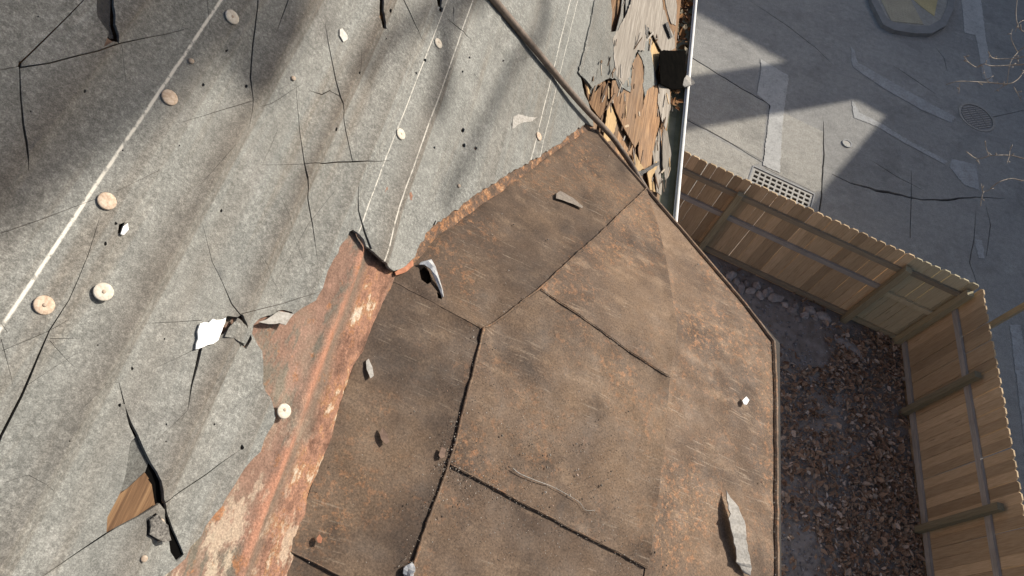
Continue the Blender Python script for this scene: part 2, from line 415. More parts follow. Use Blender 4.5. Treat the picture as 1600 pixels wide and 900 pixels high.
class MB:
    def __init__(s): s.v = []; s.f = []
    def add(s, vs, fs):
        b = len(s.v); s.v += [tuple(float(c) for c in v) for v in vs]; s.f += [tuple(i + b for i in f) for f in fs]; return s
    def box(s, x0, x1, y0, y1, z0, z1):
        return s.add([(x0, y0, z0), (x1, y0, z0), (x1, y1, z0), (x0, y1, z0), (x0, y0, z1), (x1, y0, z1), (x1, y1, z1), (x0, y1, z1)],
                     [(0, 3, 2, 1), (4, 5, 6, 7), (0, 1, 5, 4), (1, 2, 6, 5), (2, 3, 7, 6), (3, 0, 4, 7)])
    def tube(s, pts, rs, n=8, cap=True):
        pts = [Vector([float(c) for c in p]) for p in pts]
        if isinstance(rs, (int, float)): rs = [rs] * len(pts)
        base = len(s.v); up = Vector((0.3, 0.2, 1)).normalized()
        for i, p in enumerate(pts):
            t = (pts[min(i + 1, len(pts) - 1)] - pts[max(i - 1, 0)]).normalized()
            a = t.cross(up)
            if a.length < .05: a = t.cross(Vector((1, 0, 0)))
            a.normalize(); b = t.cross(a)
            for k in range(n):
                th = 2 * math.pi * k / n; s.v.append(tuple(p + (a * math.cos(th) + b * math.sin(th)) * rs[i]))
        for i in range(len(pts) - 1):
            for k in range(n):
                k2 = (k + 1) % n
                s.f.append((base + i * n + k, base + i * n + k2, base + (i + 1) * n + k2, base + (i + 1) * n + k))
        if cap:
            s.f.append(tuple(base + k for k in range(n - 1, -1, -1))); e = base + (len(pts) - 1) * n
            s.f.append(tuple(e + k for k in range(n)))
        return s
    def build(s, name, m, parent=None, mw=None, smooth=False, origin=None): return mesh(name, s.v, s.f, m, parent, mw, smooth, origin)

def ccw(p):
    a = sum(p[i - 1][0] * p[i][1] - p[i][0] * p[i - 1][1] for i in range(len(p)))
    return p if a > 0 else p[::-1]
def rough(poly, amp, step, seed, closed=True):
    rng = random.Random(seed); out = []; n = len(poly)
    for i in range(n if closed else n - 1):
        a = poly[i]; b = poly[(i + 1) % n]; L = math.dist(a, b); k = max(1, min(60, int(L / step)))
        for j in range(k):
            t = j / k; x = a[0] + (b[0] - a[0]) * t; y = a[1] + (b[1] - a[1]) * t
            if j: x += rng.uniform(-amp, amp); y += rng.uniform(-amp, amp)
            out.append((x, y))
    if not closed: out.append(poly[-1])
    return out
def inside(p, poly):
    x, y = p; c = False; j = len(poly) - 1
    for i in range(len(poly)):
        xi, yi = poly[i]; xj, yj = poly[j]
        if (yi > y) != (yj > y) and x < (xj - xi) * (y - yi) / (yj - yi) + xi: c = not c
        j = i
    return c
def crackpoly(pts, ws, seed, jit=.25, step=None):
    """open polyline with per-point widths -> thin closed polygon"""
    rng = random.Random(seed); n = len(pts)
    P = []; Wd = []
    for i in range(n - 1):
        L = math.dist(pts[i], pts[i + 1]); k = max(1, min(14, int(L / (step or L))))
        for j in range(k):
            t = j / k
            P.append((pts[i][0] + (pts[i + 1][0] - pts[i][0]) * t, pts[i][1] + (pts[i + 1][1] - pts[i][1]) * t)); Wd.append(ws[i] + (ws[i + 1] - ws[i]) * t)
    P.append(pts[-1]); Wd.append(ws[-1])
    l = []; r = []
    for i in range(len(P)):
        a = P[max(i - 1, 0)]; b = P[min(i + 1, len(P) - 1)]
        dx, dy = b[0] - a[0], b[1] - a[1]; L = math.hypot(dx, dy) or 1; nx, ny = -dy / L, dx / L
        w = max(Wd[i], 1e-5) * .5; o = rng.uniform(-1, 1) * (w * jit * 3 + .0004) if 0 < i < len(P) - 1 else 0
        l.append((P[i][0] + nx * (w + o), P[i][1] + ny * (w + o))); r.append((P[i][0] - nx * (w - o), P[i][1] - ny * (w - o)))
    return l + r[::-1]
def cdt(outer, holes=(), grid=None, seed=0, lines=()):
    outer = ccw(list(outer)); rng = random.Random(seed)
    vs = [Vector(p) for p in outer]; faces = [list(range(len(vs)))]; edges = []
    for h in holes:
        h = ccw(list(h)); b = len(vs); vs += [Vector(p) for p in h]; faces.append(list(range(b, b + len(h))))
    for l in lines:
        b = len(vs); vs += [Vector(p) for p in l]; edges += [(b + i, b + i + 1) for i in range(len(l) - 1)]
    if grid:
        xs = [p[0] for p in outer]; ys = [p[1] for p in outer]
        x = min(xs) + grid * .5; row = 0
        while x < max(xs):
            y = min(ys) + (grid * .5 if row % 2 else grid * .2)
            while y < max(ys):
                p = (x + rng.uniform(-.2, .2) * grid, y + rng.uniform(-.2, .2) * grid)
                if inside(p, outer): vs.append(Vector(p))
                y += grid
            x += grid * .87; row += 1
    o = delaunay_2d_cdt(vs, edges, faces, 0, 1e-6, True)
    V, F, OF = o[0], o[2], o[5]
    keep = [f for f, of in zip(F, OF) if 0 in of and not any(k > 0 for k in of)]
    used = sorted({i for f in keep for i in f}); mp = {k: i for i, k in enumerate(used)}
    return [(V[i][0], V[i][1]) for i in used], [tuple(mp[i] for i in f) for f in keep]
def slab(V, F, h, th, bottom=False):
    """2-D triangulation -> top surface h(x,y) with skirts th deep"""
    vs = [(x, y, h(x, y)) for x, y in V]; n = len(vs); fs = list(F)
    cnt = {}
    for f in F:
        for i in range(len(f)):
            a, b = f[i], f[(i + 1) % len(f)]; cnt[(a, b)] = 1
    be = [(a, b) for (a, b) in cnt if (b, a) not in cnt]
    if bottom:
        vs += [(x, y, z - th) for x, y, z in vs[:n]]
        fs += [tuple(i + n for i in reversed(f)) for f in F]
        fs += [(b, a, a + n, b + n) for a, b in be]
    else:
        mp = {}
        for a, b in be:
            for k in (a, b):
                if k not in mp: mp[k] = len(vs); x, y, z = vs[k]; vs += [(x, y, z), (x, y, z - th)]
            fs.append((mp[b], mp[a], mp[a] + 1, mp[b] + 1))
    return vs, fs
def fbm(x, y, z=0, o=3): return mnoise.fractal(Vector((x, y, z)), 1.0, 2.0, o)
def segd(p, a, b):
    dx, dy = b[0] - a[0], b[1] - a[1]; L = dx * dx + dy * dy
    t = max(0, min(1, ((p[0] - a[0]) * dx + (p[1] - a[1]) * dy) / (L or 1)))
    return math.hypot(p[0] - a[0] - dx * t, p[1] - a[1] - dy * t)

# ================================================================== LARGE STRUCTURE: ground and street
def gpx(p): q = atz(p, 0); return (float(q[0]), float(q[1]))
tag(mesh('ground', [(-400, -400, -.06), (400, -400, -.06), (400, 400, -.06), (-400, 400, -.06)], [(0, 1, 2, 3)], 'earth'), kind='structure')
FC = (6.98, 6.43); FL = (2.0, 7.54); FRy = 0.6         # fence corner, back fence's left end, side fence's near end
def fence_y(x): return FC[1] + (FC[0] - x) * (FL[1] - FC[1]) / (FC[0] - FL[0])
# the street: one sheet with its joints and cracks cut into it
street_out = [(1.2, fence_y(1.2) + .1), (FC[0] + .09, FC[1] + .09), (FC[0] + .09, -6), (11, -6), (30, -6), (30, 40), (1.2, 40)]
def gcrack(px, ws, seed): return crackpoly([gpx(p) for p in px], ws, seed, .2, .12)
street_cracks = [
    gcrack([(1040, 66), (1084, 92), (1150, 133), (1202, 163), (1224, 173)], [.03, .03, .032, .034, .012], 1),
    gcrack([(1050, 172), (1073, 187), (1130, 217), (1190, 253)], [.02, .02, .022, .02], 2),
    gcrack([(1203, 163), (1201, 200), (1192, 250)], [.022, .02, .016], 3),
    gcrack([(1287, 190), (1287, 240), (1284, 300), (1280, 330)], [.012, .03, .03, .03], 4),
    gcrack([(1300, 272), (1330, 287), (1378, 299), (1440, 312), (1480, 312), (1525, 308), (1570, 310)], [.015, .03, .07, .03, .05, .025, .008], 5),
    gcrack([(1360, 250), (1400, 275), (1440, 296)], [.008, .02, .01], 6),
    gcrack([(1424, 268), (1424, 310), (1422, 372)], [.008, .016, .016], 7),
    gcrack([(1395, 102), (1430, 125), (1462, 147)], [.006, .022, .006], 8),
    gcrack([(1460, 72), (1475, 90), (1480, 112)], [.006, .018, .006], 9),
    gcrack([(1525, 330), (1522, 372), (1515, 410), (1530, 455)], [.006, .018, .018, .008], 10),
    gcrack([(1085, 128), (1110, 140), (1150, 160)], [.006, .02, .006], 11),
    gcrack([(1540, 320), (1548, 352), (1541, 400)], [.006, .018, .01], 12),
    gcrack([(1170, 0), (1230, 40), (1275, 75), (1300, 100)], [.006, .02, .02, .005], 13),
    gcrack([(1550, 183), (1575, 178), (1600, 172)], [.02, .012, .012], 14),
]
GR = [gpx(p) for p in ((1178, 261), (1271, 304), (1270, 333), (1171, 286))]   # drain grate outline
gcx = sum(p[0] for p in GR) / 4; gcy = sum(p[1] for p in GR) / 4
gang = math.atan2(GR[1][1] - GR[0][1], GR[1][0] - GR[0][0]); GW = math.dist(GR[0], GR[1]); GH = .62
gcx, gcy = GR[0][0] + math.cos(gang) * GW / 2 + math.sin(gang) * GH / 2, GR[0][1] + math.sin(gang) * GW / 2 - math.cos(gang) * GH / 2
def grot(x, y): return (gcx + x * math.cos(gang) - y * math.sin(gang), gcy + x * math.sin(gang) + y * math.cos(gang))
ghole = [grot(*p) for p in ((-GW / 2 - .03, -GH / 2 - .03), (GW / 2 + .03, -GH / 2 - .03), (GW / 2 + .03, GH / 2 + .03), (-GW / 2 - .03, GH / 2 + .03))]
mh = gpx((1526, 183)); mhole = [(mh[0] + .42 * math.cos(a * math.pi / 16), mh[1] + .42 * math.sin(a * math.pi / 16)) for a in range(32)]
V, F = cdt(street_out, street_cracks + [ghole, mhole], .9, 3)
vs, fs = slab(V, F, lambda x, y: 0.0, .05)
tag(mesh('street', vs, fs, 'asphalt'), kind='structure')
tag(mesh('street_base', [(1.2, 3, -.045), (30, 3, -.045), (30, 40, -.045), (1.2, 40, -.045)], [(0, 1, 2, 3)], 'pit_black'), kind='structure')
# concrete pavement slab strip next to the fence, lighter than the roadway
side = [(1073, 187), (1190, 253), (1192, 258), (1172, 262), (1168, 286), (1050, 236), (1040, 168)]
def sheet(name, poly, z, th, m, rg=(.01, .1), seed=1, parent=None):
    V, F = cdt(rough(poly, rg[0], rg[1], seed)); vs, fs = slab(V, F, lambda x, y: z, th); return mesh(name, vs, fs, m, parent)
lightlane = [gpx(p) for p in ((1040, 66), (1084, 92), (1202, 163), (1287, 205), (1284, 300), (1274, 302), (1180, 257), (1050, 186), (1035, 150))]
tag(sheet('pavement', [gpx(p) for p in ((1040, 68), (1084, 94), (1198, 164), (1190, 250), (1073, 184), (1035, 162))], .004, .004, 'concrete', (.004, .3), 5), kind='structure')
tag(sheet('pavement_apron', [gpx(p) for p in ((1035, 168), (1073, 189), (1188, 255), (1172, 260), (1166, 286), (1165, 300), (1030, 250))], .004, .004, 'concrete', (.004, .3), 6), kind='structure')
tag(sheet('gutter_lane', [gpx(p) for p in ((1204, 166), (1286, 206), (1283, 298), (1272, 300), (1196, 263), (1193, 252))], .004, .004, 'concrete', (.006, .3), 7), kind='structure')

# yard
yard_out = [(-1, fence_y(-1)), (FC[0], FC[1]), (FC[0], -6), (-1, -6)]
V, F = cdt(yard_out, (), .25, 5)
vs, fs = slab(V, F, lambda x, y: .0 + .03 * fbm(x * 1.5, y * 1.5) + .008, .06)
tag(mesh('yard', vs, fs, 'soil', smooth=True), kind='structure')

# ================================================================== THE HOUSE
house = empty('house', (0.3, 0.5, 0)); tag(house, 'house with grey felted steep roof and rusty metal bay roof in the foreground', 'house')
EAVE = muv((1047, 200))[0]                   # slope distance of the roof edge
RIDGE = -2.6
# ---- felt
felt_line_px = [((345, 0), (0, 510), .0028, .75), ((700, 0), (560, 345), .0017, .4), ((737, 0), (590, 398), .0019, .42), ((880, 0), (843, 233), .0022, .35), ((897, 10), (853, 205), .0020, .3)]
flines = []
for a, b, w, s_ in felt_line_px:
    flines.append((.5 * (muv(a)[0] + muv(b)[0]), w, s_))
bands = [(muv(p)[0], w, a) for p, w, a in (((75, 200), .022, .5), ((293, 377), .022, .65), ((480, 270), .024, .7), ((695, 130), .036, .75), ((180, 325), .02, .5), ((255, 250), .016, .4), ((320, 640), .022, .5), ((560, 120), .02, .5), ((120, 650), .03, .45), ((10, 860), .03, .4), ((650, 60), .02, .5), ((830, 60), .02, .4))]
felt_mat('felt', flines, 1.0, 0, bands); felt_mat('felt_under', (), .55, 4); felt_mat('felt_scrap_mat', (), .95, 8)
edge_px = [(288, 872), (318, 822), (333, 802), (350, 776), (371, 744), (393, 716), (405, 706), (416, 676), (428, 650), (422, 627), (413, 613), (410, 602), (411, 580), (409, 549), (403, 541), (392, 522), (394, 508), (404, 498),
           (418, 493), (440, 496), (458, 491), (469, 482), (491, 470), (497, 459), (510, 423), (527, 387), (542, 363), (547, 360), (554, 366), (563, 387), (573, 397), (582, 408), (593, 417), (608, 425), (619, 422), (633, 414), (645, 403), (649, 390), (654, 380), (667, 361),
           (680, 347), (700, 336), (720, 322), (735, 309), (750, 300), (775, 284), (800, 267), (833, 250), (867, 229), (893, 208), (913, 192), (926, 198), (922, 172), (912, 148), (903, 113), (915, 68), (927, 0), (936, -80)]
E = [muv(p) for p in edge_px]
E0 = (E[0][0] - .02, E[0][1] - .03)
E = rough([E0] + E, .0035, .012, 4, False)
eu = E[-1]
FB = -1.1
outer = [(FB, -.5), (V_L - .2, -.5), (V_L - .2, -.3), (E0[0] - .015, E0[1] - .1)] + E + [(eu[0] + .005, 3.2), (FB, 3.2)]
PXM = 1.25 / FPX
def mc(px, ws, seed, jit=.3):
    pts = [muv(p) for p in px]
    sc = [np.linalg.norm(atm(p) - CAMP) / FPX for p in px]
    return crackpoly(pts, [w * s_ * (.75 if max(ws) < 1.5 else .95) for w, s_ in zip(ws, sc)], seed, jit, .03)
cr = [
    ([(135, -5), (75, 55), (32, 98)], [1, 1.5, 1.8]), ([(31, 96), (30, 106)], [3, 4]), ([(0, 110), (30, 104)], [.8, 1]),
    ([(30, 106), (75, 99), (150, 82), (185, 70), (232, 60), (285, 48)], [2, 1.8, 1.6, 1.6, 1, .5]),
    ([(30, 104), (33, 150), (37, 195), (40, 225), (43, 268)], [1.5, 2, 2.6, 3, .5]),
    ([(187, 72), (190, 95), (195, 130)], [1, .7, .5]),
    ([(398, -5), (392, 70), (388, 125), (388, 160), (383, 205)], [2, 2.6, 2.4, 1, .4]),
    ([(388, 161), (340, 175), (280, 193)], [.9, .9, .4]), ([(320, -5), (325, 53)], [1.2, .4]), ([(449, -5), (427, 54)], [1.6, .5]),
    ([(505, 40), (510, 70), (527, 155), (537, 205), (548, 253)], [.6, 1.8, 2.4, 2, 1.5]), ([(480, 143), (500, 149), (512, 143), (527, 154)], [.6, 1.5, 1.2, 1.6]),
    ([(458, 122), (465, 205), (472, 257), (474, 275), (478, 310), (487, 350), (494, 405)], [.5, 1.2, 1.8, 3.2, 2.6, 2.2, .5]),
    ([(405, 259), (472, 258), (500, 257), (548, 253), (606, 252)], [.4, .8, 1.6, 2.2, .5]),
    ([(556, 293), (557, 330), (562, 366), (569, 392)], [1.2, 2.6, 4.2, 4.5]),
    ([(623, -8), (637, 20), (658, 64)], [3, 2.8, .7]), ([(708, 12), (707, 34)], [1.6, .6]), ([(698, 30), (715, 46), (734, 62)], [1, 2, .6]),
    ([(152, 345), (135, 400), (105, 470), (75, 517), (55, 560), (30, 620), (0, 680), (-20, 730)], [.4, .9, 1.1, 1.6, 2.5, 3.6, 3.6, 3]),
    ([(0, 365), (60, 345), (147, 312)], [.9, .9, .5]), ([(75, 517), (105, 500)], [1, .4]), ([(75, 530), (118, 529)], [1.1, .5]), ([(74, 533), (113, 573)], [.9, .4]),
    ([(0, 530), (16, 602)], [1, .5]), ([(35, 605), (118, 552)], [.7, .4]), ([(75, 517), (0, 549)], [.9, .6]),
    ([(184, 598), (192, 632)], [.7, 2]),
    ([(55, 906), (120, 862), (163, 833)], [.8, 1.6, 2]), ([(250, 786), (320, 740), (345, 722), (374, 702)], [1.6, 1.8, 1.2, .5]),
    ([(311, 540), (304, 570), (296, 602), (289, 640)], [5.5, 4.5, 2.6, .5]), ([(314, 352), (330, 410), (345, 440), (360, 475), (382, 514)], [.5, .9, 1, 2, 1.6]),
    ([(205, 506), (312, 501)], [.4, 1]), ([(236, 577), (302, 546)], [.4, .7]), ([(370, 492), (440, 475), (499, 456)], [1.2, 1, .8]),
    ([(432, 300), (447, 345), (472, 405)], [.4, .8, .4]), ([(402, 398), (420, 430), (442, 466)], [.4, .7, .4]), ([(520, 300), (480, 350), (430, 440)], [.4, .6, .4]),
    ([(180, 300), (245, 268)], [.4, .5]), ([(400, 170), (420, 164), (470, 132)], [.4, .7, .4]), ([(405, 262), (430, 205)], [.3, .6]),
    ([(873, 145), (882, 160), (890, 195)], [.5, 1, .6]), ([(738, 116), (745, 127)], [1, .6]), ([(566, 164), (580, 180)], [.5, .8]),
    ([(10, 520), (0, 505)], [.8, .5]), ([(0, 755), (40, 742), (80, 768)], [.4, .7, .4]),
    ([(300, 300), (360, 230)], [.3, .5]), ([(345, 655), (420, 590)], [.3, .4]), ([(240, 690), (290, 640)], [.3, .5]), ([(700, 338), (697, 344)], [2, 2]),
    ([(672, 355), (676, 346)], [3, 2]), ([(120, 640), (160, 600), (185, 598)], [.3, .5, .4]), ([(560, 75), (556, 120)], [.3, .6]), ([(800, 100), (840, 84)], [.3, .6]),
]
holes = [mc(p, w, i) for i, (p, w) in enumerate(cr)]
torn = [
    [(193, 634), (202, 660), (213, 681), (234, 725), (247, 752), (250, 780), (262, 812), (285, 866), (274, 877), (264, 862), (258, 826), (250, 796), (242, 786), (215, 805), (163, 834), (165, 808), (180, 780), (187, 765), (196, 720), (200, 692), (207, 684), (199, 666)],
    [(147, -20), (176, -20), (176, 40), (182, 70), (172, 68), (157, 77), (166, 54), (150, 28)],
    [(589, -5), (595, -5), (593, 20), (596, 35), (601, 47), (592, 47), (587, 30), (588, 15)],
    [(334, 528), (352, 494), (366, 497), (359, 511), (346, 522)],
    [(365, 497), (372, 492), (383, 512), (376, 508)], [(370, 527), (380, 541), (390, 523), (392, 530), (383, 546), (372, 538)],
    [(183, 352), (192, 348), (186, 366), (181, 366)],
    [(222, 810), (236, 801), (256, 822), (256, 842), (246, 847), (222, 835)],
    [(680, -5), (690, -5), (688, 14), (683, 10)],
    [(430, 486), (443, 484), (456, 488), (456, 492), (436, 490)],
]
holes += [rough([muv(p) for p in q], .0015, .012, 50 + i) for i, q in enumerate(torn)]
dots = [(130, 144, 3), (313, 135, 3), (380, 137, 3), (349, 82, 2.6), (162, 382, 4), (178, 350, 3), (344, 330, 3), (205, 576, 3), (185, 633, 3.4), (375, 699, 4), (521, 204, 3), (555, 117, 2.2), (662, 95, 3), (648, 115, 2), (731, 91, 2), (784, 96, 2), (720, 113, 2), (675, 232, 2), (688, 16, 4), (257, 663, 2), (334, 663, 2), (256, 690, 1.6), (100, 690, 1.4), (47, 175, 1.8), (277, 229, 1.6), (190, 236, 1.6), (720, 205, 4), (723, 228, 4), (742, 232, 3), (800, 195, 3), (818, 190, 2), (604, 20, 3), (478, 480, 1.6), (600, 62, 1.4), (150, 540, 1.6), (255, 530, 1.6), (58, 27, 1.8), (290, 890, 2)]
rng = random.Random(11)
for x, y, r_ in dots:
    holes.append([muv((x + r_ * rng.uniform(.5, 1) * math.cos(a), y + r_ * rng.uniform(.7, 1.2) * math.sin(a))) for a in [k * math.pi / 4 for k in range(8)]])
ridge_px = [((75, 200), .022, .010), ((180, 325), .016, .006), ((293, 377), .020, .011), ((480, 270), .020, .012), ((695, 130), .022, .012), ((560, 120), .016, .007), ((650, 60), .014, .006), ((320, 640), .022, .009), ((120, 650), .022, .008), ((10, 860), .022, .008), ((880, 60), .02, .005), ((760, 90), .016, .008), ((255, 250), .014, .006)]
ridges = [(muv(p)[0], w, a * .62) for p, w, a in ridge_px]
TNG = muv((585, 395))
def hfelt(x, y):
    h = 0.0
    for k, (v0, w, a) in enumerate(ridges):
        c = v0 + .006 * mnoise.noise(Vector((y * 1.3, k * 3.1, 0)))
        d = (x - c) / w
        if -3 < d < 6: h += a * (math.exp(-d * d) if d < 0 else math.exp(-d * w / .005) * .85 + .15 * math.exp(-d)) * (.6 + .6 * mnoise.noise(Vector((y * 1.1, k * 7.7, 2))))
    h += .015 * math.exp(-(((x - TNG[0]) / .05) ** 2 + ((y - TNG[1]) / .07) ** 2))
    h += .0045 * fbm(x * 5, y * 1.6, 1) + .0016 * fbm(x * 17, y * 9, 5)
    return h + .004
roof = tag(empty('main_roof', OM, house))
WLm = MF.copy()
rl = [[(v0 + o_ + .006 * mnoise.noise(Vector((y_ * .05 * 1.3, k * 3.1, 0))), y_ * .05) for y_ in range(-8, 60)] for k, (v0, w_, a_) in enumerate(ridges) for o_ in (-.004, .0, .004, .010)]
V, F = cdt(outer, holes, .018, 7, rl)
vs, fs = slab(V, F, hfelt, .006)
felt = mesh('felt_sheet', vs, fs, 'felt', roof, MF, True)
# torn sheet left over the eave boards
def mpiece(name, px, m, h0, th, seed, amp=.003, step=.015, tilt=(0, 0), curl=0, hole=(), grid=None, smooth=False, parent=None, px_is_uv=False):
    P = px if px_is_uv else [muv(p, h0) for p in px]
    V, F = cdt(rough(P, amp, step, seed), [[muv(p, h0) for p in q] for q in hole], grid, seed)
    cx = sum(p[0] for p in P) / len(P); cy = sum(p[1] for p in P) / len(P)
    def h(x, y): return h0 + tilt[0] * (x - cx) + tilt[1] * (y - cy) + curl * ((x - cx) ** 2 + (y - cy) ** 2) + .002 * fbm(x * 20, y * 8, seed)
    vs, fs = slab(V, F, h, th, True)
    return mesh(name, vs, fs, m, parent or roof, MF, smooth, None)
# deck boards under it all (along the eave)
v = RIDGE; k = 0; rng = random.Random(3)
bw = .118
deck_proto = MB().box(-.0565, .0565, -3.6, 3.6, -.02, 0).build('deck_board', 'deck_wood', roof, MF @ Matrix.Translation((EAVE - .059, 1.9, -.012)))
for k in range(1, 40):
    vv = EAVE - .059 - k * .12
    if vv < RIDGE: break
    share(deck_proto, 'deck_board', roof, MF @ Matrix.Translation((vv + rng.uniform(-.003, .003), 1.9, -.012 - rng.uniform(0, .005))))
# ---- torn layers at the eave
g_main = [(927, -60), (1036, -60), (1020, 0), (1016, 30), (1012, 46), (1015, 70), (1020, 95), (1024, 115), (1027, 131), (1020, 134), (1012, 141), (1008, 152), (1005, 135), (1007, 105), (1002, 90), (996, 80), (990, 96), (987, 112), (985, 144), (977, 139), (970, 135), (966, 124), (955, 122), (947, 124), (943, 127), (935, 131), (931, 141), (924, 150), (919, 132), (912, 122), (903, 114), (910, 85), (918, 50)]
mpiece('torn_felt', g_main, 'felt_scrap_mat', .006, .003, 1, .0035, .012, hole=([(953, -10), (973, -10), (970, 20), (962, 49), (955, 50), (957, 20)], [(975, -5), (978, -5), (977, 50), (975, 88), (972, 70)]), grid=.05)
mpiece('torn_felt', [(905, 112), (916, 70), (930, 0), (940, -50), (955, -50), (948, 20), (944, 60), (935, 100), (926, 140), (918, 128)], 'felt_scrap_mat', .012, .003, 2, .003, .012, (.04, 0), grid=.05)
mpiece('torn_felt', [(960, 60), (980, 20), (1000, -50), (1020, -50), (1012, 20), (1006, 80), (996, 78), (988, 96), (985, 120), (976, 132), (966, 118)], 'grey_shake', .013, .003, 3, .003, .012, (.02, .02), grid=.05)
eave_bits = [
    ('shingle', [(1013, 50), (1031, 80), (1032, 86), (1024, 112), (1018, 92)], 'fresh_wood', .004, (.03, 0)),
    ('shingle', [(1003, 30), (1022, 55), (1033, 79), (1046, 79), (1053, 76), (1051, 56), (1042, 34), (1034, -10), (1012, -20)], 'grey_shake', .016, (.05, 0)),
    ('shingle', [(1034, -30), (1052, -30), (1057, 10), (1056, 40), (1049, 36), (1043, 14)], 'grey_shake', .022, (.04, .02)),
    ('shingle', [(1030, -40), (1040, -40), (1048, 20), (1052, 50), (1046, 48), (1038, 20)], 'deck_wood', .017, (.02, .02)),
    ('shingle', [(1031, 131), (1046, 141), (1047, 168), (1043, 190), (1039, 202), (1033, 182), (1029, 160)], 'grey_shake', .010, (.06, 0)),
    ('shingle', [(1037, 201), (1043, 205), (1046, 225), (1048, 240), (1043, 278), (1040, 282), (1036, 258), (1036, 225)], 'grey_shake', .016, (.05, 0)),
    ('shingle', [(1009, 130), (1025, 132), (1030, 150), (1030, 190), (1022, 230), (1016, 268), (1002, 262), (998, 235), (1003, 180)], 'deck_wood', .002, (0, .01)),
    ('shingle', [(988, 100), (996, 84), (1003, 95), (1006, 120), (1004, 160), (1000, 215), (992, 232), (975, 200), (962, 170), (955, 150), (957, 126), (968, 126), (974, 140), (985, 146)], 'deck_wood', .003, (.01, .0)),
    ('shingle', [(912, 122), (920, 132), (926, 148), (932, 142), (945, 128), (950, 145), (944, 175), (938, 185), (920, 160)], 'deck_wood', .002, (0, 0)),
    ('shingle', [(915, 120), (921, 124), (926, 150), (920, 146)], 'fresh_wood', .005, (0, 0)),
    ('shingle', [(943, 214), (947, 185), (952, 158), (958, 172), (964, 189), (961, 205), (954, 220), (948, 222)], 'fresh_wood', .000, (0, 0)),
    ('shingle', [(989, 256), (991, 236), (998, 250), (1006, 263), (998, 268)], 'fresh_wood', .001, (0, 0)),
    ('shingle', [(1012, 270), (1026, 252), (1027, 258), (1020, 275), (1024, 300), (1016, 296)], 'fresh_wood', .004, (.04, 0)),
    ('shingle', [(1020, 235), (1031, 200), (1034, 240), (1036, 262), (1033, 305), (1026, 300), (1024, 268)], 'grey_shake', .003, (.03, 0)),
    ('torn_felt', [(1000, 268), (1012, 262), (1026, 253), (1026, 258), (1012, 268), (1004, 275)], 'tar', .015, (.1, .05)),
    ('shingle', [(960, 118), (966, 116), (974, 142), (970, 146)], 'tar', .004, (0, 0)),
    ('shingle', [(1008, 38), (1014, 44), (1012, 60), (1008, 52)], 'tar', .017, (0, 0)),
    ('shingle', [(1040, 36), (1044, 34), (1051, 58), (1048, 60)], 'tar', .03, (0, 0)),
]
for i, (nm, px, m_, h0, tl) in enumerate(eave_bits): mpiece(nm, px, m_, h0, .0035, 20 + i, .0022, .012, tl)
island_mat('splinter_wood', (0, (.05, .035, .025)), (.3, (.16, .10, .06)), (.55, (.28, .24, .20)), (.8, (.36, .33, .29)), (1, (.45, .31, .16)))
mb = MB(); rng = random.Random(17); spoly = [(905, 112), (930, 20), (1000, -20), (1056, -20), (1050, 120), (1046, 270), (1030, 310), (1000, 268), (955, 215), (915, 150)]
k = 0
while k < 75:
    p = (rng.uniform(900, 1060), rng.uniform(-20, 310))
    if not inside(p, spoly) or (p[1] < 100 and rng.random() < .55): continue
    x, y = muv(p); L = rng.uniform(.010, .045); w_ = rng.uniform(.001, .005); a_ = rng.gauss(0, .22); z = rng.uniform(.004, .026); tz = rng.uniform(-.25, .25)
    c_, s_ = math.cos(a_), math.sin(a_); o = [(-w_, -L), (w_ * .6, -L * .8), (w_, L * .7), (0, L), (-w_ * .8, L * .6)]
    tp = [(x + px_ * c_ - py_ * s_, y + px_ * s_ + py_ * c_, z + tz * py_ + rng.uniform(-.001, .001)) for px_, py_ in o]
    mb.add(tp + [(q[0], q[1], q[2] - .003) for q in tp], [(0, 1, 2, 3, 4), (9, 8, 7, 6, 5)] + [(i, i + 5, (i + 1) % 5 + 5, (i + 1) % 5) for i in range(5)]); k += 1
mb.build('splinters', 'splinter_wood', roof, MF)['kind'] = 'stuff'
# exposed bits seen through the tears
mpiece('exposed_board', [(158, 838), (162, 806), (178, 778), (198, 764), (226, 738), (240, 758), (246, 788), (216, 808)], 'deck_wood', -.0005, .002, 59, .001, .02)
mpiece('torn_felt', [(183, 770), (198, 690), (214, 680), (236, 726), (224, 742), (200, 764)], 'felt_under', -.001, .002, 60, .001, .02)
mpiece('tear_fill', [(193, 634), (202, 660), (213, 681), (206, 690), (199, 693), (204, 682), (197, 664)], 'gap_black', .0, .003, 71, .0005, .02)  # matt black pieces filling the open tear
mpiece('tear_fill', [(233, 722), (242, 735), (248, 752), (251, 780), (263, 812), (286, 866), (274, 878), (263, 862), (257, 826), (250, 796), (243, 786), (238, 757), (226, 742)], 'gap_black', .0, .003, 72, .0008, .02)
mpiece('tear_fill', [(146, -25), (174, -25), (173, 40), (178, 60), (172, 60), (164, 54), (150, 28)], 'tar', .001, .004, 61, .002, .01)
mpiece('torn_felt', [(158, 76), (167, 58), (180, 68)], 'brown_chip', .0035, .002, 62, .001, .01)
mpiece('torn_felt', [(222, 812), (236, 802), (256, 822), (256, 842), (246, 846), (224, 834)], 'tar', .006, .003, 63, .0015, .01)
mpiece('torn_felt', [(428, 492), (436, 486), (458, 491), (446, 508), (420, 506), (405, 503)], 'grey_chip', .012, .002, 64, .002, .01, (.05, 0))
mpiece('torn_felt', [(358, 512), (368, 502), (384, 508), (392, 522), (384, 538), (366, 528), (352, 526)], 'felt_scrap_mat', .0135, .002, 65, .002, .01)
mpiece('torn_felt', [(618, 425), (634, 416), (645, 406), (646, 415), (636, 424), (620, 430)], 'rust_chip', .008, .002, 66, .001, .01)

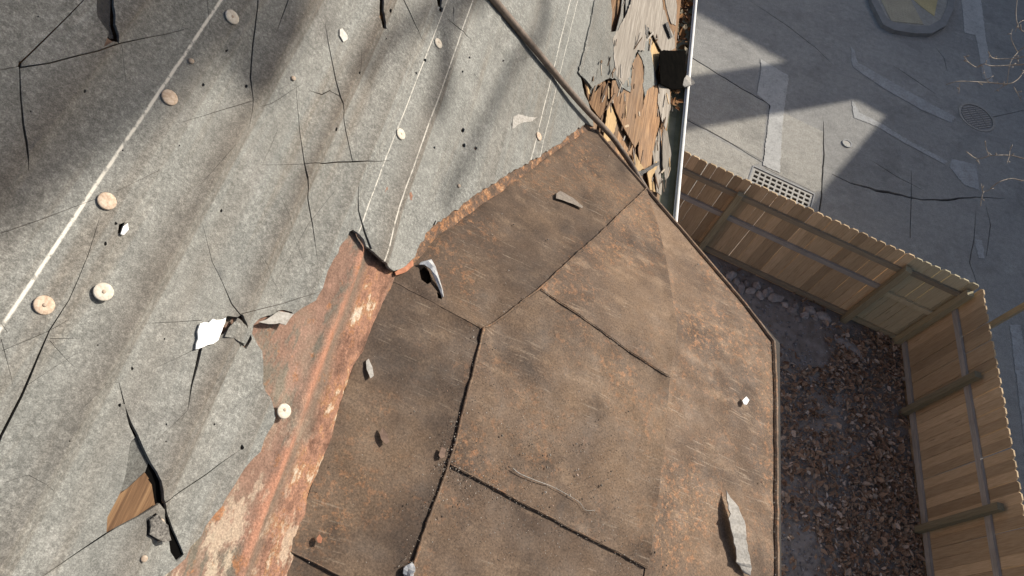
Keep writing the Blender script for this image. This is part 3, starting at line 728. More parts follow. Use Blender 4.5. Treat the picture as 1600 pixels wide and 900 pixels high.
# ---- cap nails and bare nails (fastened to the roof)
def cap_mesh(name, m, r=.0118):
    mb = MB(); n = 20; prof = [(0, .0018), (.55, .0017), (.92, .0013), (1, .0006), (1, -.001)]
    vs = []; fs = []
    for j, (a, z) in enumerate(prof[1:]):
        for k in range(n): vs.append((r * a * math.cos(k * 2 * math.pi / n), r * a * math.sin(k * 2 * math.pi / n), z))
    vs.append((0, 0, .0018)); c = len(vs) - 1
    for k in range(n): fs.append((c, k, (k + 1) % n))
    for j in range(3):
        for k in range(n): fs.append((j * n + k, (j + 1) * n + k, (j + 1) * n + (k + 1) % n, j * n + (k + 1) % n))
    mb.add(vs, fs); return mb
caps = [(65, 478, 'cap_rusty', 0, 0), (155, 458, 'cap_plastic', .006, .22), (163, 316, 'cap_rusty', .002, .08), (260, 155, 'cap_rusty', .0015, .06), (357, 30, 'cap_plastic', .001, .05), (437, 643, 'cap_plastic', .004, .12), (682, 69, 'cap_plastic', .001, .05), (622, 211, 'cap_plastic', .001, .04), (839, 214, 'cap_rusty', .001, .04)]
proto = {}
def mplace(px, lift=0, tilt=0, spin=0):
    x, y = muv(px); h = hfelt(x, y)
    return MF @ Matrix.Translation((x, y, h + lift + .0005)) @ Matrix.Rotation(tilt, 4, Vector((.3, -1, 0)).normalized()) @ Matrix.Rotation(spin, 4, 'Z')
rng = random.Random(5)
nail = None
for x, y, m_, lift, tilt in caps:
    mw = mplace((x, y), lift + .001, tilt, rng.uniform(0, 6))
    if m_ not in proto: proto[m_] = o = cap_mesh('cap_nail', m_).build('cap_nail', m_, roof, mw, True)
    else: o = share(proto[m_], 'cap_nail', roof, mw)
def nail_mb(): return cap_mesh('n', 'n', .0042)
for x, y in [(453, 125), (715, 291), (217, 872), (650, 480), (294, 98), (940, 205), (437, 641), (682, 68), (622, 211), (65, 478), (155, 458), (163, 316), (260, 155), (357, 30), (839, 214), (243, 815)]:
    oncap = any(abs(x - c[0]) < 4 and abs(y - c[1]) < 4 for c in caps)
    mw = mplace((x, y), .0032 if oncap else .002, .0 if oncap else .3)
    if (x, y) == (155, 458): mw = mplace((x, y), .0087, .22)
    if (x, y) == (437, 641): mw = mplace((x, y), .0067, .12)
    if (x, y) == (650, 480): continue
    if nail is None: nail = nail_mb().build('nail_head', 'nail_steel', roof, mw, True)
    else: share(nail, 'nail_head', roof, mw @ Matrix.Scale(.6 if oncap else 1, 4))
# ---- metal flashing under the felt edge
fl_out = [(V_L - .36, -1.6), (V_L + .01, -1.6), (V_L + .01, muv((612, 432))[1] + .005)]
vp = muv((930, 206)); va = muv((612, 432))
# side flashing follows the valley
dv = np.array(vp) - np.array(va); nvv = np.array((-dv[1], dv[0])) / np.linalg.norm(dv)
fl_out += [tuple(np.array(vp) - nvv * .004 + dv * .0), tuple(np.array(vp) + nvv * .12), tuple(np.array(va) + nvv * .12 + np.array((-.05, .0))), (V_L - .30, va[1] + .02)]
def hflash(x, y):
    b = -.004
    d = x - V_L
    wv = .012 * mnoise.noise(Vector((y * 5, 3.3, 1)))
    b += .009 * math.exp(-((d + .085 + wv) / .011) ** 2) + .004 * math.exp(-((d + .03) / .022) ** 2)
    fl = .5 + .5 * math.tanh(6 * fbm(x * 28, y * 14, 3, 4))
    return b + .003 * fbm(x * 14, y * 6, 8) + (.0055 * fl + .002 * fbm(x * 70, y * 60, 5)) * math.exp(-((d + .032) / .026) ** 4) + .003 * max(0.0, fbm(x * 18, y * 9, 12))
V, F = cdt([(V_L - .36, -.4), (V_L + .01, -.4)] + fl_out[2:], (), .0075, 8)
vs, fs = slab(V, F, hflash, .003); mesh('flashing', vs, fs, 'flashing', roof, MF, True)

# ---- the bay roof
bay = empty('bay_roof', (APEX[0], APEX[1], APEX[2]), house)
yn = atz((1205, 900), PV[2])[1]
BOT = -1.3                                    # near end of the bay, out of frame
SEAM = [(755, 515), (748, 545), (737, 590), (724, 640), (712, 690), (701, 724), (686, 770), (668, 815), (653, 860), (639, 903)]
CREASE = [(1010, 297), (1033, 372), (1048, 455), (1055, 510), (1046, 588), (1037, 690), (1024, 790), (1011, 886)]
seamw = [atb(p) for p in SEAM]; creasew = [atb(p) for p in CREASE]
sx_ = seamw[-1][0]; cxx = creasew[-1][0]
seam_end = (sx_ - .01, BOT); crease_end = (cxx + .01, BOT)
xL = APEX[0]
apx = (float(APEX[0]), float(APEX[1])); pvw = (float(PV[0]), float(PV[1])); cvw = (float(CV[0]), float(CV[1]))
dent_lines = [([atb(p) for p in ((668, 430), (700, 438), (745, 455), (790, 462), (830, 470))], .010, .006), ([atb(p) for p in ((640, 425), (690, 470), (756, 516))], .016, .009),
              ([atb(p) for p in ((885, 410), (960, 455), (1055, 512))], .008, .003), ([atb(p) for p in CREASE], .012, .004), ([atb(p) for p in ((830, 560), (850, 600), (880, 620))], .03, .006),
              ([atb(p) for p in ((1000, 640), (1040, 720), (1020, 860))], .03, .003), ([atb(p) for p in ((800, 735), (850, 760), (905, 790))], .006, .0025),
              ([atb(p) for p in ((770, 330), (850, 370), (900, 400))], .03, .005), ([atb(p) for p in ((560, 720), (600, 760), (650, 770))], .03, .005), ([atb(p) for p in ((1055, 505), (1120, 640))], .04, .003)]
def hdent(x, y):
    h = .0075 * fbm(x * 5, y * 5, 3) + .0028 * fbm(x * 15, y * 15, 9)
    for pl, w, a in dent_lines:
        d = min(segd((x, y), pl[i], pl[i + 1]) for i in range(len(pl) - 1))
        if d < 3 * w: h += a * math.exp(-(d / w) ** 2)
    de = min(abs(cvw[0] - x), segd((x, y), cvw, pvw))
    return h * min(1.0, .12 + de / .06)
tin_mat('tin_a', .9, 1, -.01, .86); tin_mat('tin_b', 1.0, 5, .02, 1.02); tin_mat('tin_e', .9, 17, .02, .9); tin_mat('tin_f', 1.0, 21, .0, 1.0); tin_mat('tin_c', 1.1, 9, .03, 1.15); tin_mat('tin_d', 1.05, 13, .09, 1.27)
BO = Vector([float(a) for a in APEX])
def panel(poly, m, off, seed, hole=(), th=.004):
    V, F = cdt(rough(outset(poly, .0025), .0003, .02, seed), hole, .016, seed)
    vs, fs = slab(V, F, lambda x, y: zfull(x, y) + hdent(x, y) + off - max(0.0, min(.012, (OM[2] - (x - OM[0]) * NM[0] / NM[2] - zbay(x, y) + .002) * .9)), th)
    vs = [(a - BO[0], b - BO[1], c - BO[2]) for a, b, c in vs]
    return mesh('tin_panel', vs, fs, m, bay, Matrix.Translation(BO), True)
c1 = [(845, 451), (900, 489), (970, 537), (1045, 588)]; c1w = [atb(p) for p in c1]
c2 = [(701, 725), (760, 755), (830, 792), (920, 839), (1011, 886)]; c2w = [atb(p) for p in c2]
sTw = [atb(p) for p in ((755, 515), (800, 483), (845, 450), (905, 394), (960, 343), (1010, 297))]
ed1 = lambda t: (cvw[0] + (pvw[0] - cvw[0]) * t, cvw[1] + (pvw[1] - cvw[1]) * t)
tT = (creasew[0][0] - cvw[0]) / (pvw[0] - cvw[0])
sTw[-1] = ed1(tT); creasew[0] = ed1(tT)
holeR = [atb(p) for p in ((655, 422), (664, 415), (671, 424), (674, 440), (668, 447), (658, 440))]
hole2 = [atb(p) for p in ((682, 458), (690, 463), (690, 470), (684, 468))]
# crest row next to the side valley
apo = (apx[0] - .008, apx[1] + .006); pvo = (pvw[0] - .012, pvw[1] + .004)
panel([apo, apx, sTw[0]] + sTw[1:] + [pvw, pvo], 'tin_e', .001, 1, [holeR, hole2])
# row along the upper bend, split by its cross seam near the bottom of the frame
xs_near = atb((530, 897))
row_y = xs_near[1]
def seam_x_at(y):
    pts = seamw + [seam_end]
    for i in range(len(pts) - 1):
        if pts[i + 1][1] <= y <= pts[i][1]: t = (y - pts[i + 1][1]) / (pts[i][1] - pts[i + 1][1]); return pts[i + 1][0] + (pts[i][0] - pts[i + 1][0]) * t
    return seam_end[0]
cross3 = [atb(p) for p in ((443, 855), (485, 876), (530, 899), (585, 926))]
panel([apx, apo] + [(xL - .008, cross3[0][1])] + cross3[1:3] + [(seam_x_at(cross3[3][1]), cross3[3][1])] + [p for p in reversed(seamw) if p[1] > cross3[3][1]], 'tin_a', .0, 2)
panel([(xL - .008, cross3[0][1] - .004)] + [(xL - .008, BOT), seam_end, (seam_x_at(cross3[3][1] - .004), cross3[3][1] - .004)] + [(p[0], p[1] - .004) for p in reversed(cross3[1:3])], 'tin_a', -.003, 3)
# outer rows
iC1 = 4
panel([sTw[2], *c1w[1:-1], creasew[4]] + list(reversed(creasew[:4])) + list(reversed(sTw[3:-1])), 'tin_c', .002, 4)
panel([sTw[0]] + seamw[1:6] + c2w[1:-1] + [creasew[7], creasew[6], creasew[5], creasew[4]] + list(reversed(c1w[1:-1])) + [sTw[2], sTw[1]], 'tin_b', .0005, 5)
panel([seamw[5]] + seamw[6:] + [seam_end, crease_end, creasew[7]] + list(reversed(c2w[1:-1])), 'tin_f', -.0025, 6)
# outer border strip
panel([creasew[0]] + creasew[1:] + [crease_end, (cvw[0], BOT), cvw], 'tin_d', -.0008, 7)
# seams: raised folds
def seam(pts, r, seed, lift=.002, m='tin_a', sq=1.0):
    P = []; rng = random.Random(seed)
    for i in range(len(pts) - 1):
        L = math.dist(pts[i], pts[i + 1]); k = max(1, int(L / .012))
        for j in range(k):
            t = j / k; x = pts[i][0] + (pts[i + 1][0] - pts[i][0]) * t + rng.uniform(-.0008, .0008); y = pts[i][1] + (pts[i + 1][1] - pts[i][1]) * t + rng.uniform(-.0008, .0008)
            P.append((x, y))
    P.append(pts[-1])
    mb = MB(); mb.tube([(x - BO[0], y - BO[1], zbay(x, y) + hdent(x, y) + lift - BO[2]) for x, y in P], [r * rng.uniform(.75, 1.2) for _ in P], 7)
    return mb.build('seam', m, bay, Matrix.Translation(BO), True)
seam(sTw, .0024, 1, .0012, 'tin_c'); seam(seamw + [seam_end], .0028, 2, .0012, 'tin_d')
seam(c1w, .0012, 4, .0018, 'tin_c'); seam(c2w, .0014, 5, .0006, 'tin_c'); seam(cross3, .0014, 6, .0003, 'tin_c')
# drip edge and fascia
def edge_run(name, m, prof, pts, parent, zf=None):
    """sweep a 2-D profile (out, z) along a horizontal polyline of the bay eave"""
    vs = []; n = len(prof)
    for i, p in enumerate(pts):
        a = pts[max(i - 1, 0)]; b = pts[min(i + 1, len(pts) - 1)]
        d1 = np.array(p) - np.array(a); d2 = np.array(b) - np.array(p)
        def nrm(d): L = np.linalg.norm(d); return np.array((d[1], -d[0])) / L if L > 0 else None
        n1, n2 = nrm(d1), nrm(d2)
        nn = n2 if n1 is None else (n1 if n2 is None else (n1 + n2) / (1 + n1.dot(n2)))
        for o_, z in prof: vs.append((p[0] - nn[0] * o_ - BO[0], p[1] - nn[1] * o_ - BO[1], (zf(p[0], p[1]) if zf else PV[2]) + z - BO[2]))
    fs = []
    for i in range(len(pts) - 1):
        for k in range(n):
            k2 = (k + 1) % n; fs.append((i * n + k, i * n + k2, (i + 1) * n + k2, (i + 1) * n + k))
    fs += [tuple(range(n - 1, -1, -1)), tuple((len(pts) - 1) * n + k for k in range(n))]
    return mesh(name, vs, fs, m, parent, Matrix.Translation(BO))
eline = [(cvw[0], BOT), cvw, pvw]
def dens(a, b, st=.03):
    k = max(1, int(math.dist(a, b) / st)); return [(a[0] + (b[0] - a[0]) * i / k, a[1] + (b[1] - a[1]) * i / k) for i in range(k)]
eline_d = dens(eline[0], eline[1]) + dens(eline[1], eline[2]) + [eline[2]]
rng = random.Random(9)
eline_d = [(x + rng.uniform(-.0012, .0012), y + rng.uniform(-.0012, .0012)) for x, y in eline_d]
edge_run('drip_edge', 'tin_d', [(.006, .0015), (.0055, -.024), (.002, -.024), (.002, -.002), (-.004, .0005), (-.004, .003), (.001, .0042)], eline_d, bay, lambda x, y: zbay(x, y) + hdent(x, y))
edge_run('fascia', 'fascia_paint', [(-.004, -.030), (-.004, -.18), (-.03, -.18), (-.03, -.030)], [(cvw[0], BOT), cvw, (pvw[0] - .1, pvw[1] + .1)], bay)
# bay and house walls below
mb = MB()
BWX = cvw[0] - .12
wall_pts = [(BWX, BOT + .1), (BWX, cvw[1] - .06), (pvw[0] - .06, pvw[1] - .06), (pvw[0] - .3, pvw[1] - .06), (pvw[0] - .3, BOT + .1)]
zt = PV[2] - .03
mb.add([(x, y, 0) for x, y in wall_pts] + [(x, y, zt) for x, y in wall_pts], [(i, (i + 1) % 5, 5 + (i + 1) % 5, 5 + i) for i in range(5)] + [(9, 8, 7, 6, 5)])
mb.build('bay_wall', 'siding_paint', house)
XW = OM[0] + DM[0] * EAVE - .16; zw = OM[2] + DM[2] * EAVE - .2
xr = OM[0] + DM[0] * RIDGE; zr = OM[2] + DM[2] * RIDGE
mb = MB(); XB = xr - (XW - xr)
mb.add([(XW, -3.6, 0), (XW, 5.4, 0), (XB, 5.4, 0), (XB, -3.6, 0), (XW, -3.6, zw), (XW, 5.4, zw), (XB, 5.4, zw), (XB, -3.6, zw), (xr, -3.6, zr - .1), (xr, 5.4, zr - .1)],
       [(0, 1, 5, 4), (1, 2, 6, 9, 5), (2, 3, 7, 6), (3, 0, 4, 8, 7)])
mb.build('wall', 'brick_wall', house)
mb = MB()
a = np.array((xr, 0, zr)); bq = np.array((XB - .2, 0, zw - .18))
mb.add([(xr, -3.8, zr), (xr, 5.6, zr), (bq[0], 5.6, bq[2]), (bq[0], -3.8, bq[2]), (xr, -3.8, zr - .05), (xr, 5.6, zr - .05), (bq[0], 5.6, bq[2] - .05), (bq[0], -3.8, bq[2] - .05)],
       [(0, 1, 2, 3), (7, 6, 5, 4), (0, 4, 5, 1), (2, 6, 7, 3), (1, 5, 6, 2), (3, 7, 4, 0)])
mb.build('rear_slope', 'roof_slate', house)
# ---- gutter
lip0 = atm((1061, 292)); lipz = atm((1070, 180))[2]
_g1 = atz((1087, 8), lipz); _g0 = atz((1061, 292), lipz); gsl = (_g1[0] - _g0[0]) / (_g1[1] - _g0[1])
gx = _g0[0]; gy0 = _g0[1] - .28; gy1 = 6.0
def gxx(y): return gx + gsl * (y - _g0[1])
gut = empty('gutter', (gx, gy0, lipz), house)
w = .125; th = .003
prof = [(-w, .02), (-w, -.075), (-w + .02, -.09), (-.03, -.09), (0, -.03), (.004, 0), (-.012, 0.0), (-.012, -.004)]
inner = [(-.012, -.012), (-.010, -.024), (-.03, -.032), (-w + .02, -.032), (-w + .003, -.03), (-w + .003, .02)]
vs = [(gxx(gy0) + x, gy0, lipz + z) for x, z in prof] + [(gxx(gy1) + x, gy1, lipz + z) for x, z in prof]
n = len(prof); mesh('gutter_shell', vs, [(i, i + 1, n + i + 1, n + i) for i in range(n - 1)], 'white_pvc', gut, None, False, (gx, gy0, lipz))
mb = MB().tube([(gxx(gy0 + (gy1 - gy0) * t / 8) - .001, gy0 + (gy1 - gy0) * t / 8, lipz) for t in range(9)], .0075, 8); mb.build('lip', 'white_pvc', gut, None, False, (gx, gy0, lipz))
vs = [(gxx(gy0) + x, gy0 + .002, lipz + z) for x, z in inner] + [(gxx(gy1) + x, gy1, lipz + z) for x, z in inner]; n = len(inner)
mesh('trough', vs, [(i + 1, i, n + i, n + i + 1) for i in range(n - 1)], 'gutter_inside', gut, None, False, (gx, gy0, lipz))
mb = MB().add([(gxx(gy0) + x, gy0, lipz + z) for x, z in prof[:6]], [tuple(range(6))]); mb.build('end_cap', 'white_pvc', gut, None, False, (gx, gy0, lipz))
# flat black sheet added to stand in for the dark void by the gutter
def at_x(px, x):                               # ray meets a vertical plane x = const
    d = ray(px); t = x / d[0]; return CAMP + d * t
zpl = lipz + .022
bp = [atm((1031, 79), .03), atz((1072, 79), zpl), atz((1071, 118), zpl), atz((1066, 138), zpl), atm((1050, 139), .012), atm((1032, 130), .03)]
mb = MB(); n = len(bp); mb.add([tuple(p) for p in bp] + [(p[0], p[1], p[2] - .006) for p in bp], [tuple(range(n)), tuple(range(2 * n - 1, n - 1, -1))] + [(i, n + i, n + (i + 1) % n, (i + 1) % n) for i in range(n)])
if Vector(np.cross(bp[1] - bp[0], bp[2] - bp[0])).z < 0: mb.f = [f[::-1] for f in mb.f]
tag(mb.build('void_sheet', 'gap_black', None, None, False, bp[0]), 'flat black sheet standing in for the dark opening between gutter and torn shingles', 'dark opening stand-in')
# torn scrap caught on the lip
sp = [atz(p, lipz + .008) for p in ((1058, 132), (1068, 126), (1073, 117), (1079, 122), (1084, 133), (1078, 137), (1068, 139))]
mb = MB(); n = len(sp); rng = random.Random(2)
sp = [(p[0], p[1], p[2] + rng.uniform(0, .02)) for p in sp]
mb.add(sp + [(p[0], p[1], p[2] - .004) for p in sp], [tuple(range(n))[::-1], tuple(range(n, 2 * n))] + [(i, (i + 1) % n, n + (i + 1) % n, n + i) for i in range(n)])
tag(mb.build('felt_scrap', 'grey_chip', None, None, False, sp[0]), 'crumpled grey felt scrap caught on the white gutter lip', 'felt scrap')
# leaf mass in the gutter
mb = MB(); rng = random.Random(21)
def leaf(mb, x, y, z, s, rng, tilt=.5):
    a = rng.uniform(0, 6.28); t1 = rng.uniform(-tilt, tilt); t2 = rng.uniform(-tilt, tilt)
    Rm = Matrix.Rotation(a, 3, 'Z') @ Matrix.Rotation(t1, 3, 'X') @ Matrix.Rotation(t2, 3, 'Y')
    w_ = s * rng.uniform(.35, .6); cu = rng.uniform(.05, .35) * s
    pts = [(-s, 0, 0), (-s * .35, -w_, cu), (s * .45, -w_ * .8, cu), (s, 0, 0), (s * .4, w_ * .8, cu), (-s * .4, w_, cu), (0, 0, -.02 * s)]
    if rng.random() < .5: pts = [(p[0] * rng.uniform(.7, 1.1), p[1] * rng.uniform(.6, 1.2), p[2]) for p in pts]
    b = [Rm @ Vector(p) + Vector((x, y, z)) for p in pts]
    mb.add(b, [(6, 0, 1), (6, 1, 2), (6, 2, 3), (6, 3, 4), (6, 4, 5), (6, 5, 0)])
yl = atz((1045, 185), lipz - .06)[1]
for i in range(520):
    y = rng.uniform(yl, yl + 2.6); x = gxx(y) - rng.uniform(.02, .12)
    leaf(mb, x, y, lipz - .028 + rng.uniform(0, .035), rng.uniform(.010, .03), rng, .9)
tag(mb.build('gutter_leaves', 'gutter_leaf', None, None, False, (gx, yl, lipz)), 'wet brown leaves packed along the white gutter', 'leaves', kind='stuff')

# ================================================================== FENCES
FH = 1.83
def picket_mesh(name, m, w=.136, th=.021, h=FH):
    mb = MB(); c = .03
    o = [(-w / 2, 0), (w / 2, 0), (w / 2, h - c), (w / 2 - c, h), (-w / 2 + c, h), (-w / 2, h - c)]
    n = 6
    mb.add([(x, 0, z) for x, z in o] + [(x, th, z) for x, z in o], [tuple(range(n)), tuple(range(2 * n - 1, n - 1, -1))] + [(i + n, (i + 1) % n + n, (i + 1) % n, i) for i in range(n)])
    return mb
def fence(name, label, A, B, rails, posts, pale=(1e9, 1e9), rail_gap=()):
    """A -> B along the fence; its inner face is on the left of A->B reversed (local -y)"""
    d = np.array(B) - np.array(A); L = np.linalg.norm(d); ang = math.atan2(d[1], d[0])
    root = empty(name, (A[0], A[1], 0)); tag(root, label, 'fence', 'fences round the yard')
    T = Matrix.Translation((A[0], A[1], 0)) @ Matrix.Rotation(ang, 4, 'Z')
    rng = random.Random(len(label)); k = 0; x = .07; pr = {}
    while x < L - .03:
        m_ = 'fence_wood_pale' if pale[0] < x < pale[1] else 'fence_wood'
        mw = T @ Matrix.Translation((x, rng.uniform(-.003, .003), rng.uniform(-.012, .008))) @ Matrix.Rotation(rng.uniform(-.006, .006), 4, 'Y') @ Matrix.Rotation(rng.uniform(-.03, .03), 4, 'Z')
        if m_ not in pr: pr[m_] = picket_mesh('picket', m_).build('picket', m_, root, mw)
        else: share(pr[m_], 'picket', root, mw)
        x += .1395 + rng.choice((0, 0, 0, .002, .007)); k += 1
    for x0, x1, z, m_ in rails:
        mb = MB().box(-(x1 - x0) / 2, (x1 - x0) / 2, -.045, -.005, -.045, .045)
        mb.build('rail', m_, root, T @ Matrix.Translation(((x0 + x1) / 2, 0, z)))
    pp = None
    for x0, h_, s_ in posts:
        mw = T @ Matrix.Translation((x0, -.05 - s_ / 2, 0))
        mb = MB().box(-s_ / 2, s_ / 2, -s_ / 2, s_ / 2, 0, h_); o = mb.build('post', 'post_wood', root, mw)
    return root
Lb = math.dist(FL, FC)
def bx(x): return (x - FL[0]) / (FC[0] - FL[0]) * Lb
pst = bx(6.02)
fence('back_fence', 'wooden picket fence closing the yard towards the sunlit street and drain grate', FL, FC,
      [(0, pst, 1.50, 'rail_tan'), (0, pst, 1.0, 'rail_wood'), (0, pst, .12, 'rail_tan'), (pst + .05, Lb - .02, 1.55, 'rail_tan'), (pst + .05, Lb - .1, .95, 'fence_wood_pale'), (pst + .05, Lb - .05, .1, 'fence_wood_pale')],
      [(bx(3.45), 1.62, .09), (pst, 1.66, .10)], (pst + .02, 99))
SE = (FC[0] + .0, FRy)
fence('side_fence', 'wooden picket fence on the right with light slits between its boards', (FC[0], FC[1]), SE,
      [(.1, FC[1] - FRy, 1.30, 'rail_wood'), (.1, FC[1] - FRy, .16, 'rail_wood')],
      [(.06, 1.72, .10), (FC[1] - 5.12, 1.60, .09), (FC[1] - 3.32, 1.60, .09), (FC[1] - 1.5, 1.60, .09)])
# timber post standing in the street behind the side fence
pb = att((1548, 503), 9.9)
# choose the base so that the post leaves the frame where the photograph shows it
pbase = gpx((1492, 541))
mb = MB(); mb.box(-.04, .04, -.04, .04, 0, 2.9); mb.box(-.045, .045, -.045, .045, 2.9, 2.95)
tag(mb.build('timber_post', 'fence_wood', None, Matrix.Translation((pbase[0], pbase[1], 0)) @ Matrix.Rotation(.3, 4, 'Z')), 'square timber post rising behind the fence corner at the right edge', 'post')

# ================================================================== STREET FURNITURE AND MARKINGS
def marking(px, m, label, seed, z=.008):
    o = sheet('road_marking', [gpx(p) for p in px], z, .003, m, (.011, .03), seed)
    return tag(o, label, 'road marking', 'worn paint on the street')
marking([(1188, 93), (1231, 118), (1231, 128), (1226, 160), (1222, 200), (1218, 271), (1192, 259), (1199, 200), (1203, 165), (1182, 148), (1189, 110)], 'road_paint', 'broad white band half in sun beside the drain grate', 1, .012)
marking([(1330, 74), (1335, 80), (1340, 98), (1400, 132), (1450, 160), (1493, 183), (1486, 192), (1440, 172), (1380, 138), (1333, 106), (1330, 95)], 'worn_paint', 'long shaded white stripe leading to the round manhole cover', 2)
marking([(1330, 157), (1336, 163), (1342, 176), (1376, 193), (1420, 220), (1480, 252), (1476, 257), (1410, 222), (1368, 197), (1334, 184)], 'worn_paint', 'thin worn white line starting in the sunlit patch', 3)
marking([(1486, 248), (1525, 258), (1530, 298), (1505, 288), (1484, 262)], 'worn_paint', 'blotchy white paint patch at the end of the thin line', 4)
marking([(1499, -30), (1529, -30), (1540, 60), (1547, 100), (1551, 130), (1535, 122), (1530, 85), (1524, 55), (1507, 52)], 'road_paint', 'bright white stripe at the top right beside bare twigs', 5)
marking([(1577, 508), (1594, 508), (1612, 620), (1625, 720), (1604, 720), (1590, 610)], 'worn_paint', 'pale stripe outside the side fence near the timber post', 6)
marking([(1521, 372), (1534, 376), (1538, 404), (1529, 404)], 'worn_paint', 'small pale dab of paint on the shaded street', 7)
# drain grate
gr = empty('drain_grate', (gcx, gcy, 0)); tag(gr, 'pale iron drain grate with rows of slots beyond the back fence', 'drain grate')
hol = []; nx_, ny_ = 10, 5
cwx = (GW - .06) / nx_; cwy = (GH - .06) / ny_
for i in range(nx_):
    for j in range(ny_):
        x0 = -GW / 2 + .03 + i * cwx + cwx * .14; x1 = x0 + cwx * .72; y0 = -GH / 2 + .03 + j * cwy + cwy * .2; y1 = y0 + cwy * .6
        hol.append([(x0, y0), (x1, y0), (x1, y1), (x0, y1)])
V, F = cdt([(-GW / 2, -GH / 2), (GW / 2, -GH / 2), (GW / 2, GH / 2), (-GW / 2, GH / 2)], hol)
vs, fs = slab(V, F, lambda x, y: -.008, .03); TG = Matrix.Translation((gcx, gcy, 0)) @ Matrix.Rotation(gang, 4, 'Z')
mesh('slotted_plate', vs, fs, 'iron', gr, TG)
fo = .028
V, F = cdt([(-GW / 2 - fo, -GH / 2 - fo), (GW / 2 + fo, -GH / 2 - fo), (GW / 2 + fo, GH / 2 + fo), (-GW / 2 - fo, GH / 2 + fo)], [[(-GW / 2 - .006, -GH / 2 - .006), (GW / 2 + .006, -GH / 2 - .006), (GW / 2 + .006, GH / 2 + .006), (-GW / 2 - .006, GH / 2 + .006)]])
vs, fs = slab(V, F, lambda x, y: .008, .03); mesh('frame', vs, fs, 'iron_dark', gr, TG)
# manhole
mhe = empty('manhole_cover', (mh[0], mh[1], 0)); tag(mhe, 'round ribbed manhole cover in the shaded street', 'manhole cover')
def disc(r0, r1, z0, z1, n=32):
    vs = []; 
    for r_, z in ((r0, z0), (r0, z1), (r1, z1), (r1, z0)):
        vs += [(r_ * math.cos(k * 2 * math.pi / n), r_ * math.sin(k * 2 * math.pi / n), z) for k in range(n)]
    fs = [(j * n + k, j * n + (k + 1) % n, ((j + 1) % 4) * n + (k + 1) % n, ((j + 1) % 4) * n + k) for j in range(4) for k in range(n)]
    return vs, fs
TM = Matrix.Translation((mh[0], mh[1], 0)) @ Matrix.Rotation(.5, 4, 'Z')
vs, fs = disc(.415, .365, -.04, .008); mesh('ring', vs, fs, 'iron', mhe, TM)
n = 32; mesh('lid', [(.36 * math.cos(k * 2 * math.pi / n), .36 * math.sin(k * 2 * math.pi / n), -.012) for k in range(n)], [tuple(range(n))], 'iron_dark', mhe, TM)
rp = None
for i in range(-5, 6):
    y = i * .058; L = math.sqrt(max(.335 ** 2 - y * y, .001))
    for j, (a, b) in enumerate(((-1, -.36), (-.3, .3), (.36, 1))):
        if L * (b - a) < .04: continue
        MB().box(L * a, L * b, y - .014, y + .014, -.012, .004).build('rib', 'iron', mhe, TM)
# small valve cover
vc = gpx((1323, 225)); TV = Matrix.Translation((vc[0], vc[1], 0)); ve = empty('valve_cover', (vc[0], vc[1], 0)); tag(ve, 'small round valve cover in the sunlit part of the street', 'valve cover')
vs, fs = disc(.10, .078, 0, .022, 20); mesh('collar', vs, fs, 'iron_dark', ve, TV)
mesh('cap', [(.077 * math.cos(k * .314159), .077 * math.sin(k * .314159), .014) for k in range(20)], [tuple(range(20))], 'iron', ve, TV)
# kerbed corner with tactile paving
def gpz(p, z): q = atz(p, z); return (float(q[0]), float(q[1]))
kc = [gpz(p, .1) for p in ((1362, -40), (1372, 0), (1386, 28), (1400, 36), (1430, 40), (1452, 40), (1470, 30), (1480, 10), (1484, -40))]
ko = [gpz(p, .1) for p in ((1352, -40), (1362, 2), (1380, 38), (1398, 47), (1430, 52), (1456, 52), (1478, 40), (1490, 14), (1494, -40))]
P = ko + kc[::-1]
V, F = cdt(P); vs, fs = slab(V, F, lambda x, y: .10, .12); tag(mesh('kerb', vs, fs, 'stone_kerb'), kind='structure')
V, F = cdt(kc); vs, fs = slab(V, F, lambda x, y: .085, .1); tag(mesh('corner_pavement', vs, fs, 'concrete'), kind='structure')
def tactile(px, label, m_):
    P = [gpz(p, .093) for p in px]; c = (sum(p[0] for p in P) / len(P), sum(p[1] for p in P) / len(P))
    root = empty('tactile_paving', (c[0], c[1], .085)); tag(root, label, 'tactile paving')
    V, F = cdt(P); vs, fs = slab(V, F, lambda x, y: .093, .008); mesh('plate', vs, fs, m_, root)
    mb = MB(); x = min(p[0] for p in P)
    while x < max(p[0] for p in P):
        y = min(p[1] for p in P)
        while y < max(p[1] for p in P):
            if inside((x, y), P): mb.add([(x - .015, y, .093), (x, y - .015, .093), (x + .015, y, .093), (x, y + .015, .093), (x, y, .099)], [(0, 1, 4), (1, 2, 4), (2, 3, 4), (3, 0, 4)])
            y += .07
        x += .07
    mb.build('domes', m_, root)['kind'] = 'stuff'
tactile([(1366, -30), (1377, 0), (1393, 33), (1443, 38), (1424, 2), (1410, -30)], 'larger tan tactile plate inside the kerbed street corner', 'tactile_tan')
tactile([(1425, -3), (1441, 11), (1460, 25), (1465, 0), (1468, -30), (1414, -30)], 'smaller yellow triangular tactile plate at the top edge', 'tactile_yellow')

